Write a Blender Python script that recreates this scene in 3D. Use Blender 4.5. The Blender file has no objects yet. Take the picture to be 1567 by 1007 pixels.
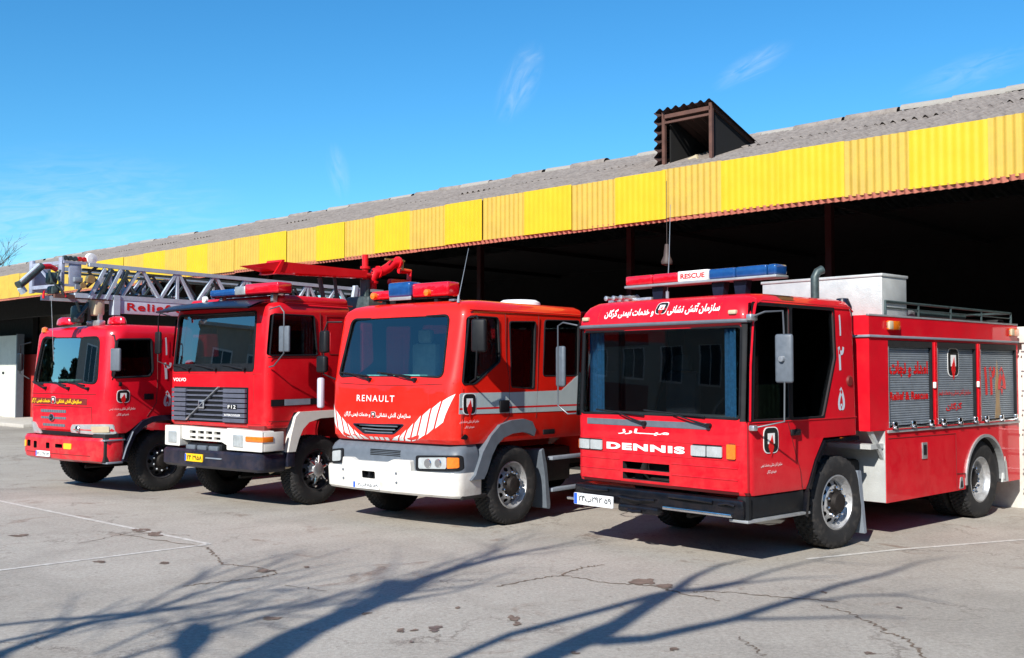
import bpy, bmesh, math, random
from mathutils import Vector, Matrix
random.seed(7)
R = math.radians
SC = bpy.context.scene
COL = SC.collection

# ------------------------------------------------------------------ camera, sky, sun
CAMH = 2.05
cam = bpy.data.cameras.new('camera')
cam.sensor_width = 36.0
cam.lens = 36.0 * 1600 / 1567
cam.clip_end = 3000
cam_o = bpy.data.objects.new('camera', cam)
cam_o.location = (0, 0, CAMH)
cam_o.rotation_euler = (R(90 + 2.273), 0, 0)
COL.objects.link(cam_o)
SC.camera = cam_o

SUN_AZ, SUN_EL = 25.0, 35.0      # the light travels 25 degrees right of the view axis, 35 degrees down
world = bpy.data.worlds.new('World')
SC.world = world
world.use_nodes = True
wn, wl = world.node_tree.nodes, world.node_tree.links
bg = wn['Background']
bg.inputs['Strength'].default_value = 0.078
sky = wn.new('ShaderNodeTexSky')
sky.sky_type = 'NISHITA'
sky.sun_disc = False
sky.sun_elevation = R(SUN_EL)
sky.sun_rotation = R(180 + SUN_AZ)
sky.air_density = 1.0
sky.dust_density = 0.15
sky.ozone_density = 4.0
# thin cirrus wisps, laid out by direction
tc = wn.new('ShaderNodeTexCoord')
def wmath(op, a, b=None, clamp=False):
    n = wn.new('ShaderNodeMath'); n.operation = op; n.use_clamp = clamp
    for k, x in enumerate((a, b)):
        if x is None: continue
        if isinstance(x, (int, float)): n.inputs[k].default_value = x
        else: wl.new(x, n.inputs[k])
    return n.outputs[0]
def wdot(v):
    n = wn.new('ShaderNodeVectorMath'); n.operation = 'DOT_PRODUCT'; wl.new(tc.outputs['Generated'], n.inputs[0]); n.inputs[1].default_value = v; return n.outputs['Value']
def azel(az, el):
    a, e = R(az), R(el); return Vector((math.sin(a) * math.cos(e), math.cos(a) * math.cos(e), math.sin(e)))
total = None
# (azimuth, elevation) ends of each wisp, half width, strength
WISPS = [((1.4, 17.6), (-0.6, 13.4), .020, .50), ((15.2, 17.0), (11.0, 15.0), .014, .55), ((27.0, 15.5), (20.5, 14.0), .016, .40), ((-9.8, 12.2), (-9.2, 9.2), .012, .42), ((-32, 5.6), (-14.0, 7.8), .085, .62), ((1.8, 17.0), (0.2, 16.6), .012, .5),
         ((150, 30), (175, 38), .10, .6), ((-125, 26), (-105, 32), .09, .6), ((100, 32), (118, 28), .08, .6)]
for (e0, e1, wd, st) in WISPS:
    a, b = azel(*e0), azel(*e1); c = (a + b) / 2; t = (b - a); L = t.length / 2; t.normalize(); n_ = c.cross(t).normalized()
    x = wmath('DIVIDE', wmath('SUBTRACT', wdot(t), c.dot(t)), L * 1.1); y = wmath('DIVIDE', wdot(n_), wd)
    front = wmath('GREATER_THAN', wdot(c), 0.5)
    mp = wn.new('ShaderNodeCombineXYZ'); wl.new(wmath('MULTIPLY', x, L * 16), mp.inputs[0]); wl.new(wmath('MULTIPLY', y, wd * 70), mp.inputs[1]); mp.inputs[2].default_value = wd * 777
    nz = wn.new('ShaderNodeTexNoise'); nz.inputs['Scale'].default_value = 1.6; nz.inputs['Detail'].default_value = 5; nz.inputs['Roughness'].default_value = .6; nz.inputs['Distortion'].default_value = 1.0
    wl.new(mp.outputs[0], nz.inputs['Vector'])
    r2 = wmath('ADD', wmath('MULTIPLY', x, x), wmath('MULTIPLY', y, y))
    fall = wmath('POWER', wmath('SUBTRACT', 1.0, r2, True), 1.6)
    v = wmath('MULTIPLY', wmath('MULTIPLY', fall, wmath('MULTIPLY', wmath('SUBTRACT', nz.outputs['Fac'], .36), 2.6, True)), wmath('MULTIPLY', front, st * .62))
    total = v if total is None else wmath('MAXIMUM', total, v)
hs = wn.new('ShaderNodeHueSaturation'); hs.inputs['Saturation'].default_value = 1.22; hs.inputs['Value'].default_value = 1.0
wl.new(sky.outputs['Color'], hs.inputs['Color'])
tint = wn.new('ShaderNodeMixRGB'); tint.blend_type = 'MULTIPLY'; tint.inputs['Fac'].default_value = 1; tint.inputs['Color2'].default_value = (0.86, 1.42, 1.48, 1)
wl.new(hs.outputs['Color'], tint.inputs['Color1'])
mx = wn.new('ShaderNodeMixRGB'); mx.inputs['Color2'].default_value = (7.0, 8.4, 9.4, 1)
wl.new(total, mx.inputs['Fac']); wl.new(tint.outputs['Color'], mx.inputs['Color1'])
wl.new(mx.outputs['Color'], bg.inputs['Color'])

sun = bpy.data.lights.new('sun', 'SUN')
sun.energy = 5.0
sun.angle = R(0.42)
sun.color = (1.0, 0.945, 0.87)
sun_o = bpy.data.objects.new('sun', sun)
LD = Vector((math.sin(R(SUN_AZ)) * math.cos(R(SUN_EL)), math.cos(R(SUN_AZ)) * math.cos(R(SUN_EL)), -math.sin(R(SUN_EL))))
sun_o.rotation_euler = LD.to_track_quat('-Z', 'Y').to_euler()
sun_o.location = (-8, -18, 20)
COL.objects.link(sun_o)
SC.view_settings.view_transform = 'Standard'
SC.view_settings.look = 'None'
SC.view_settings.gamma = 1.0
SC.view_settings.use_curve_mapping = False
SC.view_settings.exposure = 0.55

# ------------------------------------------------------------------ materials
MATS = {}
def mat(name, col, rough=0.5, metal=0.0, coat=0.0, var=0.0, vscale=6.0, bump=0.0, bscale=60.0, col2=None, c2scale=3.0, c2lo=0.5, c2hi=0.7, c2fac=1.0, spec=0.5, emit=None, trans=0.0, alpha=1.0, detail=6, grime=0.0):
    if name in MATS: return MATS[name]
    m = bpy.data.materials.new(name); m.use_nodes = True
    n, l = m.node_tree.nodes, m.node_tree.links
    p = n['Principled BSDF']
    p.inputs['Base Color'].default_value = (*col, 1)
    p.inputs['Roughness'].default_value = rough
    p.inputs['Metallic'].default_value = metal
    p.inputs['Coat Weight'].default_value = coat
    p.inputs['Coat Roughness'].default_value = 0.035
    p.inputs['Specular IOR Level'].default_value = spec
    p.inputs['Transmission Weight'].default_value = trans
    t = n.new('ShaderNodeTexCoord')
    src = None
    if var > 0:
        a = n.new('ShaderNodeTexNoise'); a.inputs['Scale'].default_value = vscale; a.inputs['Detail'].default_value = detail; a.inputs['Roughness'].default_value = 0.65
        l.new(t.outputs['Object'], a.inputs['Vector'])
        r = n.new('ShaderNodeMapRange'); r.inputs['From Min'].default_value = 0.3; r.inputs['From Max'].default_value = 0.7
        r.inputs['To Min'].default_value = 1 - var; r.inputs['To Max'].default_value = 1 + var
        l.new(a.outputs['Fac'], r.inputs['Value'])
        h = n.new('ShaderNodeHueSaturation'); h.inputs['Color'].default_value = (*col, 1)
        l.new(r.outputs['Result'], h.inputs['Value'])
        src = h.outputs['Color']
        rr = n.new('ShaderNodeMapRange'); rr.inputs['From Min'].default_value = 0.3; rr.inputs['From Max'].default_value = 0.7
        rr.inputs['To Min'].default_value = max(0.02, rough - 0.08); rr.inputs['To Max'].default_value = min(1, rough + 0.1)
        l.new(a.outputs['Fac'], rr.inputs['Value']); l.new(rr.outputs['Result'], p.inputs['Roughness'])
    if col2 is not None:
        b = n.new('ShaderNodeTexNoise'); b.inputs['Scale'].default_value = c2scale; b.inputs['Detail'].default_value = 8; b.inputs['Roughness'].default_value = 0.7
        l.new(t.outputs['Object'], b.inputs['Vector'])
        r2 = n.new('ShaderNodeMapRange'); r2.inputs['From Min'].default_value = c2lo; r2.inputs['From Max'].default_value = c2hi; r2.inputs['To Max'].default_value = c2fac
        l.new(b.outputs['Fac'], r2.inputs['Value'])
        mm = n.new('ShaderNodeMixRGB'); mm.inputs['Color1'].default_value = (*col, 1); mm.inputs['Color2'].default_value = (*col2, 1)
        if src: l.new(src, mm.inputs['Color1'])
        l.new(r2.outputs['Result'], mm.inputs['Fac'])
        src = mm.outputs['Color']
    if grime > 0:      # road dust that has settled on the lower panels
        sx = n.new('ShaderNodeSeparateXYZ'); l.new(t.outputs['Object'], sx.inputs[0])
        gz = n.new('ShaderNodeMapRange'); gz.inputs['From Min'].default_value = 1.7; gz.inputs['From Max'].default_value = 0.5; gz.inputs['To Max'].default_value = grime
        l.new(sx.outputs['Z'], gz.inputs['Value'])
        gn = n.new('ShaderNodeTexNoise'); gn.inputs['Scale'].default_value = 5; gn.inputs['Detail'].default_value = 9; gn.inputs['Roughness'].default_value = .75
        l.new(t.outputs['Object'], gn.inputs['Vector'])
        g2 = n.new('ShaderNodeMapRange'); g2.inputs['From Min'].default_value = .42; g2.inputs['From Max'].default_value = .68; l.new(gn.outputs['Fac'], g2.inputs['Value'])
        gm = n.new('ShaderNodeMath'); gm.operation = 'MULTIPLY'; l.new(gz.outputs[0], gm.inputs[0]); l.new(g2.outputs[0], gm.inputs[1])
        gx = n.new('ShaderNodeMixRGB'); gx.inputs['Color1'].default_value = (*col, 1); gx.inputs['Color2'].default_value = (.26, .16, .12, 1)
        if src: l.new(src, gx.inputs['Color1'])
        l.new(gm.outputs[0], gx.inputs['Fac']); src = gx.outputs['Color']
    if src: l.new(src, p.inputs['Base Color'])
    if bump > 0:
        c = n.new('ShaderNodeTexNoise'); c.inputs['Scale'].default_value = bscale; c.inputs['Detail'].default_value = 5
        l.new(t.outputs['Object'], c.inputs['Vector'])
        bb = n.new('ShaderNodeBump'); bb.inputs['Strength'].default_value = bump; bb.inputs['Distance'].default_value = 0.02
        l.new(c.outputs['Fac'], bb.inputs['Height']); l.new(bb.outputs['Normal'], p.inputs['Normal'])
    if emit:
        p.inputs['Emission Color'].default_value = (*emit, 1); p.inputs['Emission Strength'].default_value = 0.0
    MATS[name] = m
    return m

def glass(name, tint, ior=1.5, rough=0.015, boost=1.0, base=0.0):
    m = bpy.data.materials.new(name); m.use_nodes = True
    n, l = m.node_tree.nodes, m.node_tree.links
    n.remove(n['Principled BSDF'])
    out = n['Material Output']
    tr = n.new('ShaderNodeBsdfTransparent'); tr.inputs['Color'].default_value = (*tint, 1)
    gl = n.new('ShaderNodeBsdfGlossy'); gl.inputs['Roughness'].default_value = rough; gl.inputs['Color'].default_value = (1, 1, 1, 1)
    fr = n.new('ShaderNodeFresnel'); fr.inputs['IOR'].default_value = ior
    mu = n.new('ShaderNodeMath'); mu.operation = 'MULTIPLY_ADD'; mu.inputs[1].default_value = boost; mu.inputs[2].default_value = base; mu.use_clamp = True
    l.new(fr.outputs[0], mu.inputs[0])
    ms = n.new('ShaderNodeMixShader')
    l.new(mu.outputs[0], ms.inputs['Fac']); l.new(tr.outputs[0], ms.inputs[1]); l.new(gl.outputs[0], ms.inputs[2])
    l.new(ms.outputs[0], out.inputs['Surface'])
    MATS[name] = m
    return m

RED_D = mat('faded_crimson_paint', (0.61, 0.005, 0.016), 0.45, spec=0.2, coat=0.45, var=0.10, vscale=2.5, bump=0.03, bscale=5, col2=(0.50, 0.03, 0.03), c2scale=2.2, c2lo=0.5, c2hi=0.85, c2fac=0.5, grime=0.2)
RED_R = mat('orange_red_paint', (0.74, 0.014, 0.006), 0.4, spec=0.25, coat=0.6, var=0.05, vscale=2.0, bump=0.015, bscale=4, grime=0.38)
RED_V = mat('signal_red_paint', (0.60, 0.005, 0.012), 0.45, spec=0.2, coat=0.4, var=0.10, vscale=3, bump=0.02, bscale=6, col2=(0.45, 0.03, 0.03), c2scale=3, c2lo=0.5, c2hi=0.9, c2fac=0.4, grime=0.38)
RED_H = mat('pillar_box_red_paint', (0.62, 0.005, 0.018), 0.4, spec=0.25, coat=0.55, var=0.08, vscale=3, bump=0.02, bscale=5, grime=0.38)
RED_DARK = mat('dark_red_steel', (0.16, 0.012, 0.010), 0.6, var=0.2)
COLM = mat('column_dark_red', (0.028, 0.003, 0.003), 0.7)
SEAM = mat('panel_gap', (0.09, 0.006, 0.006), 0.7)
BLACK = mat('black_plastic', (0.009, 0.010, 0.012), 0.5, var=0.2, vscale=8, spec=0.25)
BLKGLOSS = mat('black_gloss_paint', (0.004, 0.005, 0.008), 0.22, coat=0.15, spec=0.3, bump=0.08, bscale=7, grime=0.04)
NAVY = mat('navy_black_paint', (0.008, 0.011, 0.024), 0.35, coat=0.15, spec=0.3, var=0.2, bump=0.04, bscale=8, grime=0.12)
CHASSIS = mat('chassis_black', (0.010, 0.009, 0.009), 0.75, var=0.3, vscale=10)
RUBBER = mat('tyre_rubber', (0.011, 0.011, 0.012), 0.82, var=0.25, vscale=14, bump=0.2, bscale=50, col2=(0.10, 0.085, 0.07), c2scale=7, c2lo=0.52, c2hi=0.8, c2fac=0.55)
GREYPL = mat('grey_plastic', (0.105, 0.125, 0.15), 0.5, var=0.12, vscale=10)
GREYLT = mat('pale_grey_plastic', (0.20, 0.23, 0.27), 0.4, var=0.1, vscale=10)
GRILLE = mat('slate_grille_plastic', (0.085, 0.092, 0.125), 0.45, var=0.12, vscale=12)
WHITE = mat('cream_white_paint', (0.66, 0.65, 0.60), 0.32, coat=0.3, var=0.05, vscale=6, col2=(0.5, 0.47, 0.40), c2scale=5, c2lo=0.6, c2hi=0.9, c2fac=0.5, grime=0.3)
STRIPE = mat('white_reflective_sheet', (0.72, 0.75, 0.73), 0.35, var=0.05)
SILVERSTRIPE = mat('silver_reflective_sheet', (0.42, 0.50, 0.50), 0.4, var=0.06)
LETTER = mat('white_lettering', (0.82, 0.82, 0.80), 0.4)
LETTERG = mat('grey_white_lettering', (0.50, 0.55, 0.62), 0.4)
LETTERR = mat('red_lettering', (0.62, 0.01, 0.012), 0.4)
LETTERY = mat('yellow_lettering', (0.85, 0.52, 0.01), 0.4)
LETTERK = mat('black_lettering', (0.01, 0.01, 0.01), 0.5)
PLATEW = mat('plate_white', (0.75, 0.77, 0.78), 0.4)
PLATEB = mat('plate_blue', (0.02, 0.10, 0.55), 0.4)
PLATEY = mat('plate_yellow', (0.85, 0.50, 0.01), 0.4)
CHROME = mat('polished_metal', (0.75, 0.76, 0.78), 0.16, metal=1.0, var=0.1, vscale=20)
STEEL = mat('galvanised_steel', (0.50, 0.52, 0.54), 0.36, metal=0.75, var=0.2, vscale=12)
RIM = mat('steel_rim', (0.45, 0.46, 0.47), 0.4, metal=0.6, var=0.25, vscale=9, col2=(0.13, 0.08, 0.05), c2scale=8, c2lo=0.5, c2hi=0.75, c2fac=0.7)
RIMDK = mat('dark_painted_rim', (0.035, 0.035, 0.04), 0.45, metal=0.2, var=0.25, vscale=9)
HUB = mat('rusty_hub', (0.012, 0.009, 0.008), 0.65, metal=0.2, var=0.3, vscale=20)
ALU = mat('brushed_aluminium', (0.42, 0.44, 0.45), 0.42, metal=0.55, var=0.1, vscale=9)
ARMM = mat('mirror_arm_metal', (0.09, 0.10, 0.115), 0.4, metal=0.4)
SHUT = mat('shutter_slat_metal', (0.25, 0.285, 0.32), 0.5, metal=0.35, var=0.12, vscale=7)
CHEQ = mat('aluminium_chequer_plate', (0.50, 0.52, 0.51), 0.45, metal=0.25, var=0.08, vscale=6, bump=0.22, bscale=75)
LADDER = mat('ladder_grey_paint', (0.42, 0.49, 0.55), 0.45, var=0.12, vscale=8, col2=(0.18, 0.15, 0.12), c2scale=7, c2lo=0.58, c2hi=0.8, c2fac=0.5)
LADDERP = mat('ladder_head_paint', (0.30, 0.33, 0.42), 0.45, var=0.15, vscale=8, col2=(0.12, 0.13, 0.13), c2scale=9, c2lo=0.5, c2hi=0.75, c2fac=0.6)
LADDERL = mat('ladder_pale_board', (0.46, 0.47, 0.55), 0.5, var=0.08, vscale=5)
MACH = mat('dark_machinery', (0.05, 0.075, 0.075), 0.45, metal=0.3, var=0.4, vscale=14)
BRASS = mat('brass_fitting', (0.55, 0.42, 0.20), 0.35, metal=0.8)
BEIGE = mat('beige_hose', (0.50, 0.42, 0.28), 0.6)
LENSW = mat('clear_lamp_lens', (0.52, 0.56, 0.57), 0.16, metal=0.35, coat=1.0, var=0.12, vscale=9, detail=2)
LENSO = mat('amber_lens', (0.75, 0.17, 0.01), 0.15, coat=0.8, var=0.15, vscale=30)
LENSY = mat('yellow_lens', (0.85, 0.48, 0.01), 0.15, coat=0.8, var=0.1, vscale=30)
LENSR = mat('red_beacon_lens', (0.55, 0.004, 0.015), 0.14, coat=0.9, var=0.2, vscale=10)
LENSB = mat('blue_beacon_lens', (0.010, 0.06, 0.21), 0.14, coat=0.9, var=0.2, vscale=10)
INTER = mat('dark_cab_lining', (0.018, 0.018, 0.02), 0.85)
MIRH = mat('grey_mirror_shell', (0.10, 0.12, 0.145), 0.45, var=0.15, vscale=14)
SEATM = mat('grey_seat_cloth', (0.05, 0.055, 0.065), 0.9, var=0.2)
SEATL = mat('pale_seat_cover', (0.36, 0.34, 0.28), 0.9, var=0.2)
DASH = mat('dashboard_grey', (0.16, 0.18, 0.18), 0.7, var=0.2)
CURTB = mat('blue_curtain', (0.05, 0.22, 0.42), 0.8, var=0.3, vscale=25)
CURTG = mat('pale_green_curtain', (0.42, 0.48, 0.26), 0.8, var=0.3, vscale=25)
CURTW = mat('grey_white_curtain', (0.42, 0.46, 0.47), 0.8, var=0.3, vscale=25)
PAPER = mat('papers_on_dash', (0.35, 0.60, 0.50), 0.7, var=0.3, vscale=15)
GL_D = glass('windscreen_smoke', (0.42, 0.47, 0.50), 1.5, boost=1.1, base=0.02)
GL_R = glass('windscreen_teal', (0.68, 0.90, 0.94), 1.5, boost=1.5, base=0.05)
GL_V = glass('windscreen_clear', (0.55, 0.68, 0.74), 1.5, boost=2.0, base=0.12)
GL_H = glass('windscreen_bright', (0.60, 0.75, 0.80), 1.5, boost=3.0, base=0.25)
GL_S = glass('side_window_dark', (0.34, 0.38, 0.40), 1.45, boost=0.6)
MIRG = mat('mirror_glass', (0.85, 0.87, 0.9), 0.03, metal=1.0)
YEL = mat('bright_yellow_sheet', (0.62, 0.425, 0.008), 0.5, coat=0.05, var=0.06, vscale=1.5, col2=(0.45, 0.29, 0.03), c2scale=2.0, c2lo=0.5, c2hi=0.9, c2fac=0.4)
YEL2 = mat('faded_yellow_sheet', (0.50, 0.335, 0.045), 0.65, var=0.12, vscale=2, col2=(0.36, 0.22, 0.06), c2scale=5, c2lo=0.5, c2hi=0.85, c2fac=0.5)
SALMON = mat('salmon_red_sheet', (0.50, 0.17, 0.115), 0.6, var=0.15, vscale=6)
ASB = mat('grey_asbestos_sheet', (0.235, 0.205, 0.18), 0.9, var=0.25, vscale=4, col2=(0.10, 0.075, 0.065), c2scale=7, c2lo=0.47, c2hi=0.75, c2fac=0.8, bump=0.2, bscale=30)
ASB2 = mat('pale_asbestos_ridge', (0.30, 0.28, 0.25), 0.9, var=0.2, vscale=5, col2=(0.20, 0.17, 0.14), c2scale=5, c2lo=0.5, c2hi=0.75, c2fac=0.8)
RUST = mat('rusty_brown_sheet', (0.10, 0.045, 0.032), 0.75, var=0.3, vscale=6)
RUSTD = mat('dark_brown_sheet', (0.045, 0.022, 0.018), 0.8, var=0.3, vscale=6)
SHEDIN = mat('shade_black_interior', (0.0035, 0.0033, 0.0033), 0.95, var=0.2)  # near-black colour stands for the deep shade inside the shed and vent
SHEDFL = mat('shade_dark_floor', (0.012, 0.011, 0.010), 0.9, var=0.3, vscale=2)  # floor colour darkened so the bays read as deep shade
WALLW = mat('whitewashed_wall', (0.60, 0.62, 0.55), 0.8, var=0.08, vscale=2, col2=(0.35, 0.34, 0.30), c2scale=2.5, c2lo=0.5, c2hi=0.9, c2fac=0.6)
PINKP = mat('red_painted_pier', (0.42, 0.035, 0.03), 0.6, var=0.1)
KERBM = mat('kerb_concrete', (0.42, 0.40, 0.36), 0.9, var=0.12, vscale=4, bump=0.2, bscale=40)
PAINTLINE = mat('worn_white_line', (0.56, 0.55, 0.51), 0.8, var=0.15, vscale=12, col2=(0.36, 0.33, 0.29), c2scale=9, c2lo=0.42, c2hi=0.62, c2fac=0.8)
CRACKM = mat('crack_dirt', (0.15, 0.11, 0.08), 0.95, var=0.3, vscale=8)
STAINM = mat('dark_oil_stain', (0.13, 0.10, 0.085), 0.6, var=0.4, vscale=14)
BARK = mat('grey_brown_bark', (0.10, 0.08, 0.065), 0.9, var=0.25)

def ground_mat():
    m = bpy.data.materials.new('weathered_pale_asphalt'); m.use_nodes = True
    n, l = m.node_tree.nodes, m.node_tree.links
    p = n['Principled BSDF']; p.inputs['Roughness'].default_value = 0.9
    t = n.new('ShaderNodeTexCoord')
    def noise(sc, det, ro, dist=0.0):
        a = n.new('ShaderNodeTexNoise'); a.inputs['Scale'].default_value = sc; a.inputs['Detail'].default_value = det; a.inputs['Roughness'].default_value = ro; a.inputs['Distortion'].default_value = dist
        l.new(t.outputs['Object'], a.inputs['Vector']); return a
    def ramp(src, lo, hi, a, b):
        r = n.new('ShaderNodeMapRange'); r.inputs['From Min'].default_value = lo; r.inputs['From Max'].default_value = hi; r.inputs['To Min'].default_value = a; r.inputs['To Max'].default_value = b
        l.new(src.outputs['Fac'], r.inputs['Value']); return r
    def mixc(fac, c1, c2):
        x = n.new('ShaderNodeMixRGB')
        if isinstance(fac, (int, float)): x.inputs['Fac'].default_value = fac
        else: l.new(fac, x.inputs['Fac'])
        for s, c in (('Color1', c1), ('Color2', c2)):
            if isinstance(c, tuple): x.inputs[s].default_value = (*c, 1)
            else: l.new(c, x.inputs[s])
        return x.outputs['Color']
    big = ramp(noise(0.22, 5, 0.6, 0.4), 0.35, 0.65, 0, 1)
    c = mixc(big.outputs[0], (0.31, 0.285, 0.245), (0.385, 0.358, 0.312))
    mid = ramp(noise(1.7, 8, 0.7, 0.6), 0.50, 0.72, 0, 0.55)
    c = mixc(mid.outputs[0], c, (0.25, 0.222, 0.187))
    # rusty / muddy small patches
    pa = ramp(noise(0.9, 9, 0.66, 1.2), 0.595, 0.68, 0, 0.8)
    c = mixc(pa.outputs[0], c, (0.20, 0.145, 0.11))
    # fine cracking
    vo = n.new('ShaderNodeTexVoronoi'); vo.feature = 'DISTANCE_TO_EDGE'; vo.inputs['Scale'].default_value = 0.55
    dn = noise(1.3, 6, 0.7); vm = n.new('ShaderNodeVectorMath'); vm.operation = 'MULTIPLY_ADD'; vm.inputs[1].default_value = (1.6, 1.6, 0)
    l.new(dn.outputs['Color'], vm.inputs[0]); l.new(t.outputs['Object'], vm.inputs[2]); l.new(vm.outputs[0], vo.inputs['Vector'])
    ve = n.new('ShaderNodeMapRange'); ve.inputs['From Min'].default_value = 0.004; ve.inputs['From Max'].default_value = 0.013; ve.inputs['To Min'].default_value = 1; ve.inputs['To Max'].default_value = 0
    l.new(vo.outputs['Distance'], ve.inputs['Value'])
    vk = ramp(noise(0.45, 3, 0.5), 0.47, 0.60, 0, 0.65)
    vmul = n.new('ShaderNodeMath'); vmul.operation = 'MULTIPLY'; l.new(ve.outputs[0], vmul.inputs[0]); l.new(vk.outputs[0], vmul.inputs[1])
    c = mixc(vmul.outputs[0], c, (0.13, 0.105, 0.085))
    # darker worn patches
    pk = ramp(noise(0.35, 7, 0.62, 0.8), 0.50, 0.62, 0, 0.45)
    c = mixc(pk.outputs[0], c, (0.235, 0.215, 0.185))
    # tiny aggregate
    fine = ramp(noise(24, 8, 0.88), 0.34, 0.66, 0.64, 1.34)
    hs = n.new('ShaderNodeHueSaturation'); l.new(c, hs.inputs['Color']); l.new(fine.outputs[0], hs.inputs['Value'])
    sp = ramp(noise(11, 4, 0.6), 0.64, 0.70, 0, 0.55)
    c = mixc(sp.outputs[0], hs.outputs['Color'], (0.16, 0.13, 0.11))
    l.new(c, p.inputs['Base Color'])
    b = n.new('ShaderNodeBump'); b.inputs['Strength'].default_value = 0.5; b.inputs['Distance'].default_value = 0.012
    l.new(noise(60, 5, 0.7).outputs['Fac'], b.inputs['Height']); l.new(b.outputs['Normal'], p.inputs['Normal'])
    return m
GROUND = ground_mat()

# ------------------------------------------------------------------ mesh helpers
def rpoly(c, r, n=5):
    """polygon with rounded corners"""
    out = []
    k = len(c)
    for i in range(k):
        p0, p1, p2 = Vector(c[i - 1]), Vector(c[i]), Vector(c[(i + 1) % k])
        a, b = (p0 - p1), (p2 - p1)
        rr = min(r, a.length * 0.49, b.length * 0.49)
        s, e = p1 + a.normalized() * rr, p1 + b.normalized() * rr
        for j in range(n + 1):
            t = j / n
            q = s * (1 - t) ** 2 + p1 * 2 * t * (1 - t) + e * t ** 2
            out.append((q.x, q.y))
    return out

class MB:
    def __init__(s): s.v = []; s.f = []
    def add(s, vs, fs):
        o = len(s.v); s.v += [tuple(p) for p in vs]; s.f += [tuple(i + o for i in f) for f in fs]; return s
    def box(s, x0, x1, y0, y1, z0, z1, b=0.0, seg=2):
        if x0 > x1: x0, x1 = x1, x0
        if y0 > y1: y0, y1 = y1, y0
        if z0 > z1: z0, z1 = z1, z0
        if b <= 0:
            return s.add([(x0, y0, z0), (x1, y0, z0), (x1, y1, z0), (x0, y1, z0), (x0, y0, z1), (x1, y0, z1), (x1, y1, z1), (x0, y1, z1)],
                         [(0, 3, 2, 1), (4, 5, 6, 7), (0, 1, 5, 4), (1, 2, 6, 5), (2, 3, 7, 6), (3, 0, 4, 7)])
        bm = bmesh.new(); bmesh.ops.create_cube(bm, size=1)
        for v in bm.verts: v.co = Vector(((x0 + x1) / 2 + v.co.x * (x1 - x0), (y0 + y1) / 2 + v.co.y * (y1 - y0), (z0 + z1) / 2 + v.co.z * (z1 - z0)))
        b = min(b, (x1 - x0) * 0.45, (y1 - y0) * 0.45, (z1 - z0) * 0.45)
        bmesh.ops.bevel(bm, geom=bm.edges[:], offset=b, segments=seg, profile=0.5, affect='EDGES')
        bm.verts.index_update()
        s.add([v.co.copy() for v in bm.verts], [[v.index for v in f.verts] for f in bm.faces]); bm.free(); return s
    def prism(s, pts, axis, a, b):
        n = len(pts)
        def P(p, h):
            return {'x': (h, p[0], p[1]), 'y': (p[0], h, p[1]), 'z': (p[0], p[1], h)}[axis]
        vs = [P(p, a) for p in pts] + [P(p, b) for p in pts]
        fs = [tuple(range(n)), tuple(range(2 * n - 1, n - 1, -1))] + [(i, i + n, (i + 1) % n + n, (i + 1) % n) for i in range(n)]
        return s.add(vs, fs)
    def tube(s, pts, r, n=8, closed=False, cap=True):
        pts = [Vector(p) for p in pts]; k = len(pts)
        rs = r if isinstance(r, (list, tuple)) else [r] * k
        o = len(s.v); prev = None
        for i, p in enumerate(pts):
            if closed: t = (pts[(i + 1) % k] - pts[i - 1])
            else: t = pts[min(i + 1, k - 1)] - pts[max(i - 1, 0)]
            if t.length < 1e-9: t = Vector((0, 0, 1))
            t.normalize()
            if prev is None:
                a = Vector((0, 0, 1)) if abs(t.z) < 0.9 else Vector((1, 0, 0))
                x = t.cross(a).normalized()
            else:
                x = (prev - t * prev.dot(t))
                if x.length < 1e-6: x = t.cross(Vector((0, 0, 1)))
                x.normalize()
            prev = x; y = t.cross(x)
            for j in range(n):
                an = 2 * math.pi * j / n
                s.v.append(tuple(p + (x * math.cos(an) + y * math.sin(an)) * rs[i]))
        m = k if closed else k - 1
        for i in range(m):
            i2 = (i + 1) % k
            for j in range(n):
                j2 = (j + 1) % n
                s.f.append((o + i * n + j, o + i * n + j2, o + i2 * n + j2, o + i2 * n + j))
        if cap and not closed:
            s.f.append(tuple(o + j for j in range(n - 1, -1, -1))); s.f.append(tuple(o + (k - 1) * n + j for j in range(n)))
        return s
    def bar(s, p, q, w, h):
        """rectangular bar from p to q, w across, h in the other way"""
        p, q = Vector(p), Vector(q); t = (q - p).normalized()
        a = Vector((0, 1, 0)) if abs(t.y) < 0.9 else Vector((1, 0, 0))
        x = (a - t * a.dot(t)).normalized() * (w / 2); y = t.cross(x).normalized() * (h / 2)
        vs = [p - x - y, p + x - y, p + x + y, p - x + y, q - x - y, q + x - y, q + x + y, q - x + y]
        return s.add(vs, [(0, 3, 2, 1), (4, 5, 6, 7), (0, 1, 5, 4), (1, 2, 6, 5), (2, 3, 7, 6), (3, 0, 4, 7)])
    def lathe(s, prof, c, axis='y', n=32, mod=None):
        o = len(s.v); k = len(prof)
        for i, (r, h) in enumerate(prof):
            for j in range(n):
                a = 2 * math.pi * j / n
                rr = r + (mod(i, j) if mod else 0)
                x, y = rr * math.cos(a), rr * math.sin(a)
                s.v.append({'y': (c[0] + x, c[1] + h, c[2] + y), 'z': (c[0] + x, c[1] + y, c[2] + h), 'x': (c[0] + h, c[1] + x, c[2] + y)}[axis])
        for i in range(k - 1):
            for j in range(n):
                j2 = (j + 1) % n
                s.f.append((o + i * n + j, o + (i + 1) * n + j, o + (i + 1) * n + j2, o + i * n + j2))
        for i, rev in ((0, False), (k - 1, True)):
            if prof[i][0] > 1e-4:
                pass
        return s
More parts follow.
